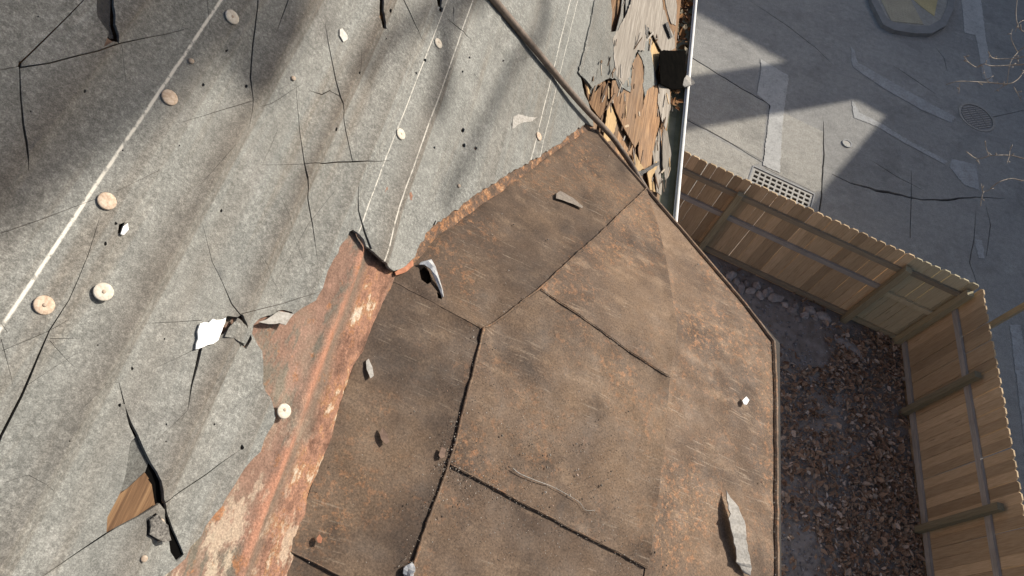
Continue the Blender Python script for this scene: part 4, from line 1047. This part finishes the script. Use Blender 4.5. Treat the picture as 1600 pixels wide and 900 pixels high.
# ================================================================== YARD
rng = random.Random(77); mb = MB(); mg = MB()
for i in range(30000):
    x = rng.uniform(2.8, 6.95); y = rng.uniform(2.0, fence_y(x) - .05)
    q = fbm(x * .9 + 4, y * .9, 0); right = (x - 5.3) / 1.6 + (4.8 - y) * .22
    if rng.random() > .30 + .42 * right + .75 * q: continue
    leaf(mb, x, y, .03 + rng.uniform(0, .06), rng.choice((.014, .018, .022, .027, .033, .042, .06)) * rng.uniform(.8, 1.2), rng, .8)
tag(mb.build('leaf_litter', 'leaf'), 'dead brown leaves strewn over the shaded yard', 'leaves', kind='stuff')
for i in range(5200):
    x = rng.uniform(2.8, 6.9); y = rng.uniform(2.0, fence_y(x) - .1)
    if fbm(x * 1.1, y * 1.1, 7) + (5.6 - x) * .25 + rng.uniform(-.4, .4) < 0: continue
    s_ = rng.uniform(.008, .03); z = .02
    a = rng.uniform(0, 6)
    mg.add([(x + s_ * math.cos(a), y + s_ * math.sin(a), z), (x + s_ * math.cos(a + 2), y + s_ * math.sin(a + 2), z), (x + s_ * math.cos(a + 4.2), y + s_ * math.sin(a + 4.2), z), (x, y, z + s_ * .8)], [(0, 1, 3), (1, 2, 3), (2, 0, 3)])
tag(mg.build('yard_gravel', 'frost_gravel'), 'pale gravel and grit showing through the leaves', 'gravel', kind='stuff')
def stone(name, loc, sc, seed, m, label, group, lump=.3):
    bm = bmesh.new(); bmesh.ops.create_icosphere(bm, subdivisions=2, radius=1)
    rng = random.Random(seed)
    for v_ in bm.verts:
        f = 1 + lump * mnoise.noise(v_.co * 1.3 + Vector((seed * 3.3, 0, 0))); v_.co = Vector((v_.co.x * sc[0], v_.co.y * sc[1], v_.co.z * sc[2])) * f
    me = bpy.data.meshes.new(name); bm.to_mesh(me); bm.free(); me.materials.append(M[m])
    o = link(bpy.data.objects.new(name, me), None, Matrix.Translation((loc[0], loc[1], sc[2] * .6)) @ Matrix.Rotation(rng.uniform(0, 6), 4, 'Z') @ Matrix.Rotation(rng.uniform(-.4, .4), 4, 'X'))
    return tag(o, label, 'stone', group)
rub = [(1142, 428, 8), (1150, 438, 6), (1158, 447, 7), (1165, 440, 7), (1172, 452, 9), (1180, 444, 7), (1186, 459, 6), (1194, 456, 8), (1201, 453, 7), (1210, 464, 11), (1226, 474, 6), (1236, 484, 8), (1242, 476, 5), (1256, 490, 7), (1263, 482, 9), (1270, 492, 6), (1282, 492, 11), (1290, 498, 7), (1300, 503, 5), (1246, 496, 5)]
_o = ['first', 'second', 'third', 'fourth', 'fifth', 'sixth', 'seventh', 'eighth', 'ninth', 'tenth', 'eleventh', 'twelfth', 'thirteenth', 'fourteenth', 'fifteenth', 'sixteenth', 'seventeenth', 'eighteenth', 'nineteenth', 'twentieth']
_s = sorted(range(len(rub)), key=lambda i: rub[i][0])
RUBL = {i: ('small' if rub[i][2] <= 6 else 'fist sized' if rub[i][2] <= 7 else 'large') + ' pale rubble stone, ' + _o[k] + ' from the left along the back fence' for k, i in enumerate(_s)}
for i, (x, y, r_) in enumerate(rub):
    p = gpx((x, y + 4)); s_ = r_ * 11 / FPX * 1.05
    rr = random.Random(i)
    if i == 9: lab, g = 'biggest pale upright stone in the row of rubble along the back fence', None
    elif i == 16: lab, g = 'elongated pale stone at the right end of the rubble row', None
    else: lab, g = RUBL[i], 'rubble along the back fence'
    stone('rubble_stone', p, (s_ * rr.uniform(.9, 1.4), s_ * rr.uniform(.6, .9), s_ * rr.uniform(.5, .9)), i + 1, 'rubble', lab, g, .5)
stone('slab_stone', gpx((1322, 541)), (.24, .11, .06), 40, 'rubble', 'dull flat stone slab lying among leaves, left of its paler twin', None, .2)
stone('slab_stone', gpx((1333, 548)), (.26, .06, .05), 41, 'rubble', 'narrow pale stone slab lying among leaves near the corner', None, .25)

# ================================================================== LOOSE THINGS ON THE ROOFS
# brown cable crossing the roof and running along the bay edge
cab = []
for (px, h_) in [((748, -28), .014), ((772, 0), .014), ((802, 36), .014), ((842, 84), .016), ((880, 130), .020), ((915, 170), .026), ((940, 196), .03), ((958, 216), .035), ((972, 236), .04)]:
    cab.append(atm(px, h_))
# last part drops towards the bay edge
e1 = np.array((*ed1(.72), PV[2])); e2 = np.array((*ed1(.60), PV[2]))
for px, t_ in (((985, 255), None), ((998, 277), None)):
    cab.append(atz(px, PV[2] - .02))
cab.append(atz((1012, 300), PV[2] - .05)); cab.append(atz((1026, 326), PV[2] - .14))
# smooth the path
def smooth_path(P, n=6):
    P = [np.array(p, float) for p in P]; out = []
    for i in range(len(P) - 1):
        p0 = P[max(i - 1, 0)]; p1 = P[i]; p2 = P[i + 1]; p3 = P[min(i + 2, len(P) - 1)]
        for k in range(n):
            t = k / n
            out.append(.5 * ((2 * p1) + (-p0 + p2) * t + (2 * p0 - 5 * p1 + 4 * p2 - p3) * t * t + (-p0 + 3 * p1 - 3 * p2 + p3) * t ** 3))
    out.append(P[-1]); return out
sp = smooth_path(cab)
mb = MB().tube(sp, [.0108 - .003 * i / len(sp) for i in range(len(sp))], 12)
tag(mb.build('cable', 'cable_sheath', None, None, True), 'thick brown cable crossing the felt down to the bay roof edge', 'cable')
def chip(name, px, m, label, cat, on='m', lift=.004, th=.003, curl=0, tilt=(0, 0), seed=1, amp=.0012, step=.008, group=None):
    if on == 'm':
        P = [muv(p) for p in px]; hb = hfelt
    else:
        P = [atb(p) for p in px]; hb = lambda x, y: zbay(x, y) + hdent(x, y) + .004
    V, F = cdt(rough(P, amp, step, seed), (), .008, seed)
    cx = sum(p[0] for p in P) / len(P); cy = sum(p[1] for p in P) / len(P)
    h0 = hb(cx, cy)
    def h(x, y):
        z0 = hb(x, y) if on == 'b' else h0
        return z0 + lift + th + tilt[0] * (x - cx) + tilt[1] * (y - cy) + curl * ((x - cx) ** 2 + (y - cy) ** 2)
    vs, fs = slab(V, F, h, th, True); o_ = (cx, cy, h0)
    o = mesh(name, vs, fs, m, None, MF if on == 'm' else None, False, o_)
    return tag(o, label, cat, group)
chip('white_flake', [(299, 547), (303, 530), (302, 519), (306, 507), (346, 498), (334, 533), (318, 540)], 'white_chip', 'bright white torn flake lying on the grey felt', 'flake', 'm', .003, .003, 0, (0, 0), 3, .002, .006)
chip('felt_scrap', [(225, 812), (237, 803), (252, 820), (256, 843), (246, 846), (224, 834)], 'speckled_felt', 'dark speckled felt scrap beside the long black tear', 'felt scrap', 'm', .004, .003, 0, (.08, 0), 4)
chip('pale_flake', [(183, 368), (187, 356), (194, 351), (195, 361), (188, 369)], 'white_chip', 'small white chip lodged in a felt tear below two rusty caps', 'flake', 'm', .003, .002, 0, (.1, 0), 5)
chip('pale_flake', [(526, 48), (530, 47), (538, 58), (538, 64), (532, 68), (526, 58)], 'pale_chip', 'pale pointed chip stuck high on the felt', 'flake', 'm', .001, .002, 0, (0, 0), 6)
chip('felt_scrap', [(800, 183), (808, 179), (826, 184), (838, 183), (830, 190), (812, 193), (798, 202)], 'grey_chip', 'pale smeared felt scrap near the side valley', 'felt scrap', 'm', .000, .0015, 0, (0, 0), 7)
chip('felt_scrap', [(868, 306), (874, 302), (895, 313), (910, 324), (909, 327), (890, 319), (868, 312)], 'dull_chip', 'grey sliver lying flat on the bay roof under the cable', 'felt scrap', 'b', .0015, .0015, 0, (0, .05), 8, .0005)
chip('felt_scrap', [(572, 567), (576, 563), (582, 577), (584, 590), (579, 594), (573, 580)], 'grey_chip', 'small grey sliver beside the flaking rusty bend', 'felt scrap', 'b', .0015, .0015, 0, (.1, 0), 9, .0005)
chip('bark_flake', [(593, 678), (598, 669), (606, 681), (608, 692), (603, 696), (596, 688)], 'brown_chip', 'dark brown curled flake in the middle of the left metal row', 'flake', 'b', .0006, .0015, 6, (.12, 0), 10, .0005)
chip('bark_flake', [(685, 712), (690, 700), (697, 704), (695, 716), (688, 718)], 'brown_chip', 'dark brown flake leaning on the seam', 'flake', 'b', .0006, .0015, 6, (.12, 0), 11, .0005)
chip('pale_flake', [(1157, 628), (1163, 622), (1167, 628), (1163, 635), (1159, 634)], 'white_chip', 'tiny white chip near the right edge of the bay roof', 'flake', 'b', .003, .003, 0, (.2, 0), 12, .0005)
chip('rust_flake', [(495, 842), (500, 836), (504, 842), (502, 850), (497, 849)], 'rust_chip', 'red rust flake near the bottom of the bend', 'flake', 'b', .003, .004, 0, (.2, 0), 13, .0005)
# long curled strip standing off the metal, throwing a black shadow
spx = [(1136, 768), (1146, 790), (1152, 812), (1156, 834), (1159, 858), (1163, 880), (1168, 897)]
wpx = [1, 8, 12, 10, 11, 11, 5]; hh = [.008, .020, .024, .022, .018, .011, .003]
rng = random.Random(12); _q = []
for i in range(len(spx) - 1):
    for k_ in range(3):
        t = k_ / 3; f_ = lambda a, b: a + (b - a) * t
        _q.append(((f_(spx[i][0], spx[i + 1][0]) + rng.uniform(-1, 1), f_(spx[i][1], spx[i + 1][1])), f_(wpx[i], wpx[i + 1]) * rng.uniform(.82, 1.12), f_(hh[i], hh[i + 1]) + rng.uniform(-.0012, .0012)))
_q.append((spx[-1], wpx[-1], hh[-1])); spx = [a[0] for a in _q]; wpx = [a[1] for a in _q]; hh = [a[2] for a in _q]
top = []
for p, w_, h_ in zip(spx, wpx, hh):
    for sgn in (-1, 1):
        q = atb((p[0] + sgn * w_, p[1] + sgn * 2))
        d = ray((p[0] + sgn * w_, p[1] + sgn * 2)); z = zbay(*q); z0 = z + h_ + (.002 if sgn > 0 else -.001)
        t_ = (z0 - CAMZ) / d[2]; t0 = (z - CAMZ) / d[2]
        # meet the raised surface along the ray
        for _ in range(20):
            c_ = CAMP + d * t_; t_ += ((zbay(c_[0], c_[1]) + z0 - z) - c_[2]) / d[2] * .8
        top.append(CAMP + d * t_)
mb = MB(); n = len(spx)
vs = [tuple(p) for p in top] + [(p[0], p[1], p[2] - .004) for p in top]; m2 = 2 * n; fs = []
for i in range(n - 1):
    a, b, c, d_ = 2 * i, 2 * i + 1, 2 * i + 3, 2 * i + 2
    fs += [(a, d_, c, b), (a + m2, b + m2, c + m2, d_ + m2), (a, a + m2, d_ + m2, d_), (b, c, c + m2, b + m2)]
fs += [(0, 1, 1 + m2, m2), (2 * n - 2, 4 * n - 2, 4 * n - 1, 2 * n - 1)]
mb.add(vs, fs); tag(mb.build('felt_strip', 'grey_chip', None, None, False, top[-1]), 'long curled grey strip standing off the lower right metal, black shadow beside it', 'felt strip')
# silver flap at the punched hole
fp = [((657, 414), .016), ((668, 413), .020), ((676, 424), .022), ((682, 440), .018), ((689, 456), .011), ((692, 466), .003)]
wd_ = [3, 7, 5, 3.5, 3, 2]
vs = []; 
for ((x, y), h_), w_ in zip(fp, wd_):
    for sgn in (-1, 0, 1):
        q = atb((x + sgn * w_ * .8, y - sgn * w_ * .6)); vs.append((q[0], q[1], zbay(*q) + hdent(*q) + h_ - (.006 if sgn else 0)))
n = len(fp); b = len(vs); vs += [(x, y, z - .002) for x, y, z in vs]; fs = []
for i in range(n - 1):
    for k in range(2):
        a = i * 3 + k; fs += [(a, a + 1, a + 4, a + 3), (a + b, a + 3 + b, a + 4 + b, a + 1 + b)]
    fs += [(i * 3, i * 3 + 3, i * 3 + 3 + b, i * 3 + b), (i * 3 + 2, i * 3 + 2 + b, i * 3 + 5 + b, i * 3 + 5)]
fs += [(0, b, b + 1, 1), (1, b + 1, b + 2, 2)]
mesh('lifted_flap', [(x - BO[0], y - BO[1], z - BO[2]) for x, y, z in vs], fs, 'silver_flap', bay, Matrix.Translation(BO))
# crumpled silver bit at the bottom of the seam
rng = random.Random(6); c_ = atb((640, 893)); vs = []; 
bm = bmesh.new(); bmesh.ops.create_icosphere(bm, subdivisions=2, radius=.011)
for v_ in bm.verts: v_.co = v_.co * (1 + .6 * mnoise.noise(v_.co * 160)); v_.co.z *= .7
me = bpy.data.meshes.new('foil_scrap'); bm.to_mesh(me); bm.free(); me.materials.append(M['silver_flap'])
tag(link(bpy.data.objects.new('foil_scrap', me), None, Matrix.Translation((c_[0], c_[1], zbay(*c_) + hdent(*c_) + .008))), 'crumpled silver scrap on the seam at the bottom edge', 'foil scrap')
rp = []
for p in ((800, 733), (812, 742), (838, 752), (862, 760), (885, 772), (905, 785), (915, 797), (930, 797)):
    q = atb(p); rp.append((q[0], q[1], zbay(*q) + hdent(*q) + .003))
rp = smooth_path(rp, 5); mb = MB().tube(rp, [.0009 - .0005 * i / len(rp) for i in range(len(rp))], 6)
tag(mb.build('dried_root', 'grey_chip', None, None, True, rp[0]), 'thin pale dried root lying on the middle metal panel', 'root')
# dirt clumps along seams and grit over the metal
mb = MB(); rng = random.Random(31)
def grain(x, y, s_):
    z = zbay(x, y) + hdent(x, y) + .002
    vs = []
    for dx, dy, dz in ((1, 0, .2), (-1, 0, .2), (0, 1, .2), (0, -1, .2), (0, 0, 1), ):
        vs.append((x + dx * s_ * rng.uniform(.6, 1.2), y + dy * s_ * rng.uniform(.6, 1.2), z + dz * s_))
    mb.add(vs, [(0, 2, 4), (2, 1, 4), (1, 3, 4), (3, 0, 4)])
bay_poly = [apx, (xL, .1), (cvw[0] - .01, .1), (cvw[0] - .01, cvw[1] - .01), (pvw[0], pvw[1] - .02)]
cl = [((870, 720), 1.0), ((900, 760), 1.0), ((830, 690), .8), ((960, 740), .8), ((880, 640), .7), ((990, 850), .8), ((850, 830), .5), ((720, 770), .5), ((1060, 760), .4), ((760, 600), .4), ((950, 700), .8), ((780, 760), .5)]
clw = [(atb(p), a) for p, a in cl]
k = 0
while k < 5000:
    if rng.random() < .62:
        (cx, cy), a = rng.choice(clw); x = rng.gauss(cx, .06); y = rng.gauss(cy, .06)
    else: x = rng.uniform(xL, cvw[0]); y = rng.uniform(.1, 1.6)
    if not inside((x, y), bay_poly): continue
    grain(x, y, rng.choice((.0005, .0006, .0008, .0008, .001, .0013)) if rng.random() < .99 else rng.uniform(.002, .0035)); k += 1
for pl, off, cnt, sp_ in ((seamw, -.008, 420, .012), (sTw, -.004, 160, .006), (c2w, -.008, 320, .014), (c1w, -.003, 160, .003), ([cvw, (cvw[0] - .003, .1)], -.006, 600, .006)):
    for i in range(cnt):
        t = rng.random() * (len(pl) - 1); j = int(t); f = t - j; a, b = pl[j], pl[j + 1]
        x = a[0] + (b[0] - a[0]) * f + rng.gauss(off, sp_); y = a[1] + (b[1] - a[1]) * f + rng.gauss(off, sp_)
        if fbm(x * 12, y * 12, 4) < -.05 and rng.random() < .8: continue
        grain(x, y, rng.uniform(.0005, .0017))
tag(mb.build('roof_grit', 'granule'), 'loose grit and granules scattered over the rusty bay roof', 'grit', kind='stuff')

# ================================================================== TREE AND THE HOUSES OVER THE STREET
tree = empty('bare_tree', (11.9, 8.2, 0)); tag(tree, 'bare tree whose pale twigs reach in at the top right corner', 'tree')
rng = random.Random(8)
TT = np.array((9.6, 9.6, 15.2))
tr = smooth_path([(11.9, 8.2, -.1), (11.85, 8.25, 2.5), (11.7, 8.4, 5), (11.3, 8.6, 8), (10.7, 8.9, 11), (10.1, 9.3, 13.4), tuple(TT)], 4)
MB().tube(tr, [.26 - .18 * i / len(tr) for i in range(len(tr))], 12).build('trunk', 'bark', tree, None, True)
mb = MB(); mt = MB()
def limb(P, r0, r1, m_, n=7):
    q = smooth_path(P, 5); m_.tube(q, [r0 + (r1 - r0) * i / (len(q) - 1) for i in range(len(q))], n); return q
# twigs in view hang from a low limb
base = att((1720, 150), 8.6)
limb([(11.75, 8.35, 4.0), (10.9, 8.3, 4.4), (9.6, 8.0, 4.7), base], .09, .035, mb)
for P, t_, r_ in [([(1720, 150), (1640, 90), (1610, 86), (1590, 91), (1565, 92), (1550, 90), (1544, 80)], 8.6, .012), ([(1720, 150), (1650, 100), (1610, 100), (1580, 102), (1550, 103), (1536, 100), (1526, 105), (1514, 98), (1506, 88)], 8.7, .012),
                  ([(1720, 150), (1640, 100), (1605, 108), (1590, 124), (1575, 131), (1545, 129), (1500, 127), (1478, 132)], 8.8, .013), ([(1720, 150), (1650, 240), (1610, 249), (1580, 243), (1550, 243), (1527, 248), (1510, 237)], 8.5, .012),
                  ([(1650, 240), (1610, 280), (1580, 279), (1560, 285), (1545, 297), (1536, 301), (1532, 322)], 8.6, .011), ([(1720, 150), (1640, 60), (1600, 50), (1588, 30), (1590, -10)], 8.5, .010), ([(1605, 70), (1590, 82), (1578, 100), (1574, 131)], 8.7, .008),
                  ([(1577, 244), (1578, 236), (1580, 231)], 8.5, .006), ([(1536, 300), (1534, 292), (1533, 287)], 8.6, .006), ([(1545, 243), (1541, 232), (1540, 222)], 8.5, .006), ([(1577, 244), (1573, 256)], 8.5, .006), ([(1528, 249), (1531, 257)], 8.5, .006),
                  ([(1575, 131), (1562, 138), (1553, 144)], 8.8, .006), ([(1584, 136), (1592, 150), (1596, 160)], 8.8, .006), ([(1545, 129), (1540, 120), (1536, 104)], 8.8, .005), ([(1500, 130), (1498, 146)], 8.8, .006), ([(1590, 82), (1580, 60), (1582, 45)], 8.7, .006), ([(1605, 30), (1592, 36), (1586, 50)], 8.6, .007)]:
    rr = random.Random(P[0][0] + P[-1][1])
    pts = [att((p[0], p[1]), t_ + rr.uniform(-.12, .12)) for p in P]
    q = limb(pts, r_ * .7, r_ * .35, mt, 5)
    for j in range(3, len(q) - 1, 4):
        d = np.array((rr.uniform(-1, 1), rr.uniform(-1, 1), rr.uniform(-.3, 1))); d /= np.linalg.norm(d)
        if rr.random() < .8: mt.tube([q[j], q[j] + d * rr.uniform(.03, .08)], [.004, .006], 4)
# high limbs: their shadows fall across the felt
def over(px, d): return atm(px) + S * d
def sh(pl, d, r0, r1, tail=True):
    P = [over(p, d + k * .12) for k, p in enumerate(pl)]
    if tail: P = P + [P[-1] * .5 + TT * .5 + np.array((0, 0, .4)), TT]
    return limb(P, r0, r1, mb, 8)
sh([(-220, 285), (-60, 190), (55, 118), (145, 58), (255, -32), (415, -172)], 7.2, .125, .13)
sh([(392, 118), (402, 88), (414, 50), (440, -40)], 7.0, .05, .055)
sh([(676, 180), (688, 140), (692, 95), (694, 40), (704, -40)], 6.8, .022, .04)
sh([(690, 330), (715, 270), (752, 200), (800, 100), (850, -20)], 6.6, .014, .02)
sh([(560, 120), (610, 60), (680, 10), (760, -60)], 7.2, .02, .03)
sh([(250, 100), (300, 40), (350, -30)], 7.2, .014, .02)
for i in range(14):
    z = rng.uniform(6, 10.5); a = rng.uniform(-.6, 2.2); L = rng.uniform(1.2, 2.6); t = (z - 6) / 5
    p0 = np.array((11.6 - .8 * t, 8.45 + .45 * t, z)); d = np.array((math.cos(a), math.sin(a), rng.uniform(.2, .8)))
    limb([p0, p0 + d * L * .5 + rng.uniform(-.15, .15), p0 + d * L], .04, .008, mb, 5)
mb.build('crown', 'bark', tree, None, True); mt.build('twigs', 'twig_bark', tree, None, True)

def town_house(name, label, x0, x1, y0, y1, top, cat='house', chim=None):
    """top: silhouette [(y, z)...] of the roof seen from the street, extruded along x"""
    root = empty(name, (x0, (y0 + y1) / 2, 0)); tag(root, label, cat, 'houses over the street')
    eave = min(z for _, z in top); n = len(top)
    mb = MB(); pr = [(y0, 0)] + [(min(max(y, y0), y1), z - .18) for y, z in top] + [(y1, 0)]; m_ = len(pr)
    mb.add([(x0, y, z) for y, z in pr] + [(x1, y, z) for y, z in pr], [tuple(range(m_)), tuple(range(2 * m_ - 1, m_ - 1, -1))] + [(i + 1, i, i + m_, i + 1 + m_) for i in range(m_ - 1)])
    mb.build('wall', 'brick_wall', root)
    for i in range(n - 1):
        (ya, za), (yb, zb) = top[i], top[i + 1]; mb = MB()
        mb.add([(x0 - .25, ya, za), (x0 - .25, yb, zb), (x1 + .25, yb, zb), (x1 + .25, ya, za)] + [(x0 - .25, ya, za - .16), (x0 - .25, yb, zb - .16), (x1 + .25, yb, zb - .16), (x1 + .25, ya, za - .16)],
               [(3, 2, 1, 0), (4, 5, 6, 7), (0, 1, 5, 4), (1, 2, 6, 5), (2, 3, 7, 6), (3, 0, 4, 7)])
        mb.build('roof', 'roof_slate', root)
    if chim:
        ca, cb, cz = chim; MB().box(x0 + .2, x0 + .9, ca, cb, eave, cz).box(x0 + .15, x0 + .95, ca - .05, cb + .05, cz, cz + .12).build('chimney', 'brick_wall', root)
    k = int((y1 - y0) / 2.2)
    for i in range(k):
        yc = y0 + (i + .5) * (y1 - y0) / k
        for z in (1.0, 3.9):
            f = MB().box(x0 - .06, x0 - .002, yc - .55, yc + .55, z, z + 1.6).build('window', 'white_pvc', root)
            MB().box(x0 - .075, x0 - .061, yc - .45, yc + .45, z + .1, z + 1.5).build('pane', 'dark_glass', f)
XP = 18.0
town_house('town_house', 'house across the street whose roof shadow covers the fence side street', XP, XP + 7, 2.0, 18.45, [(1.7, 7.0), (3.8, 8.55), (15.9, 8.75), (18.62, 7.05)])
town_house('town_house', 'house across the street with the chimney shadow on the sunlit pavement', XP, XP + 7, 18.75, 30.0, [(18.45, 7.2), (24.0, 11.0), (30.2, 6.9)], 'house', (19.75, 20.85, 13.0))
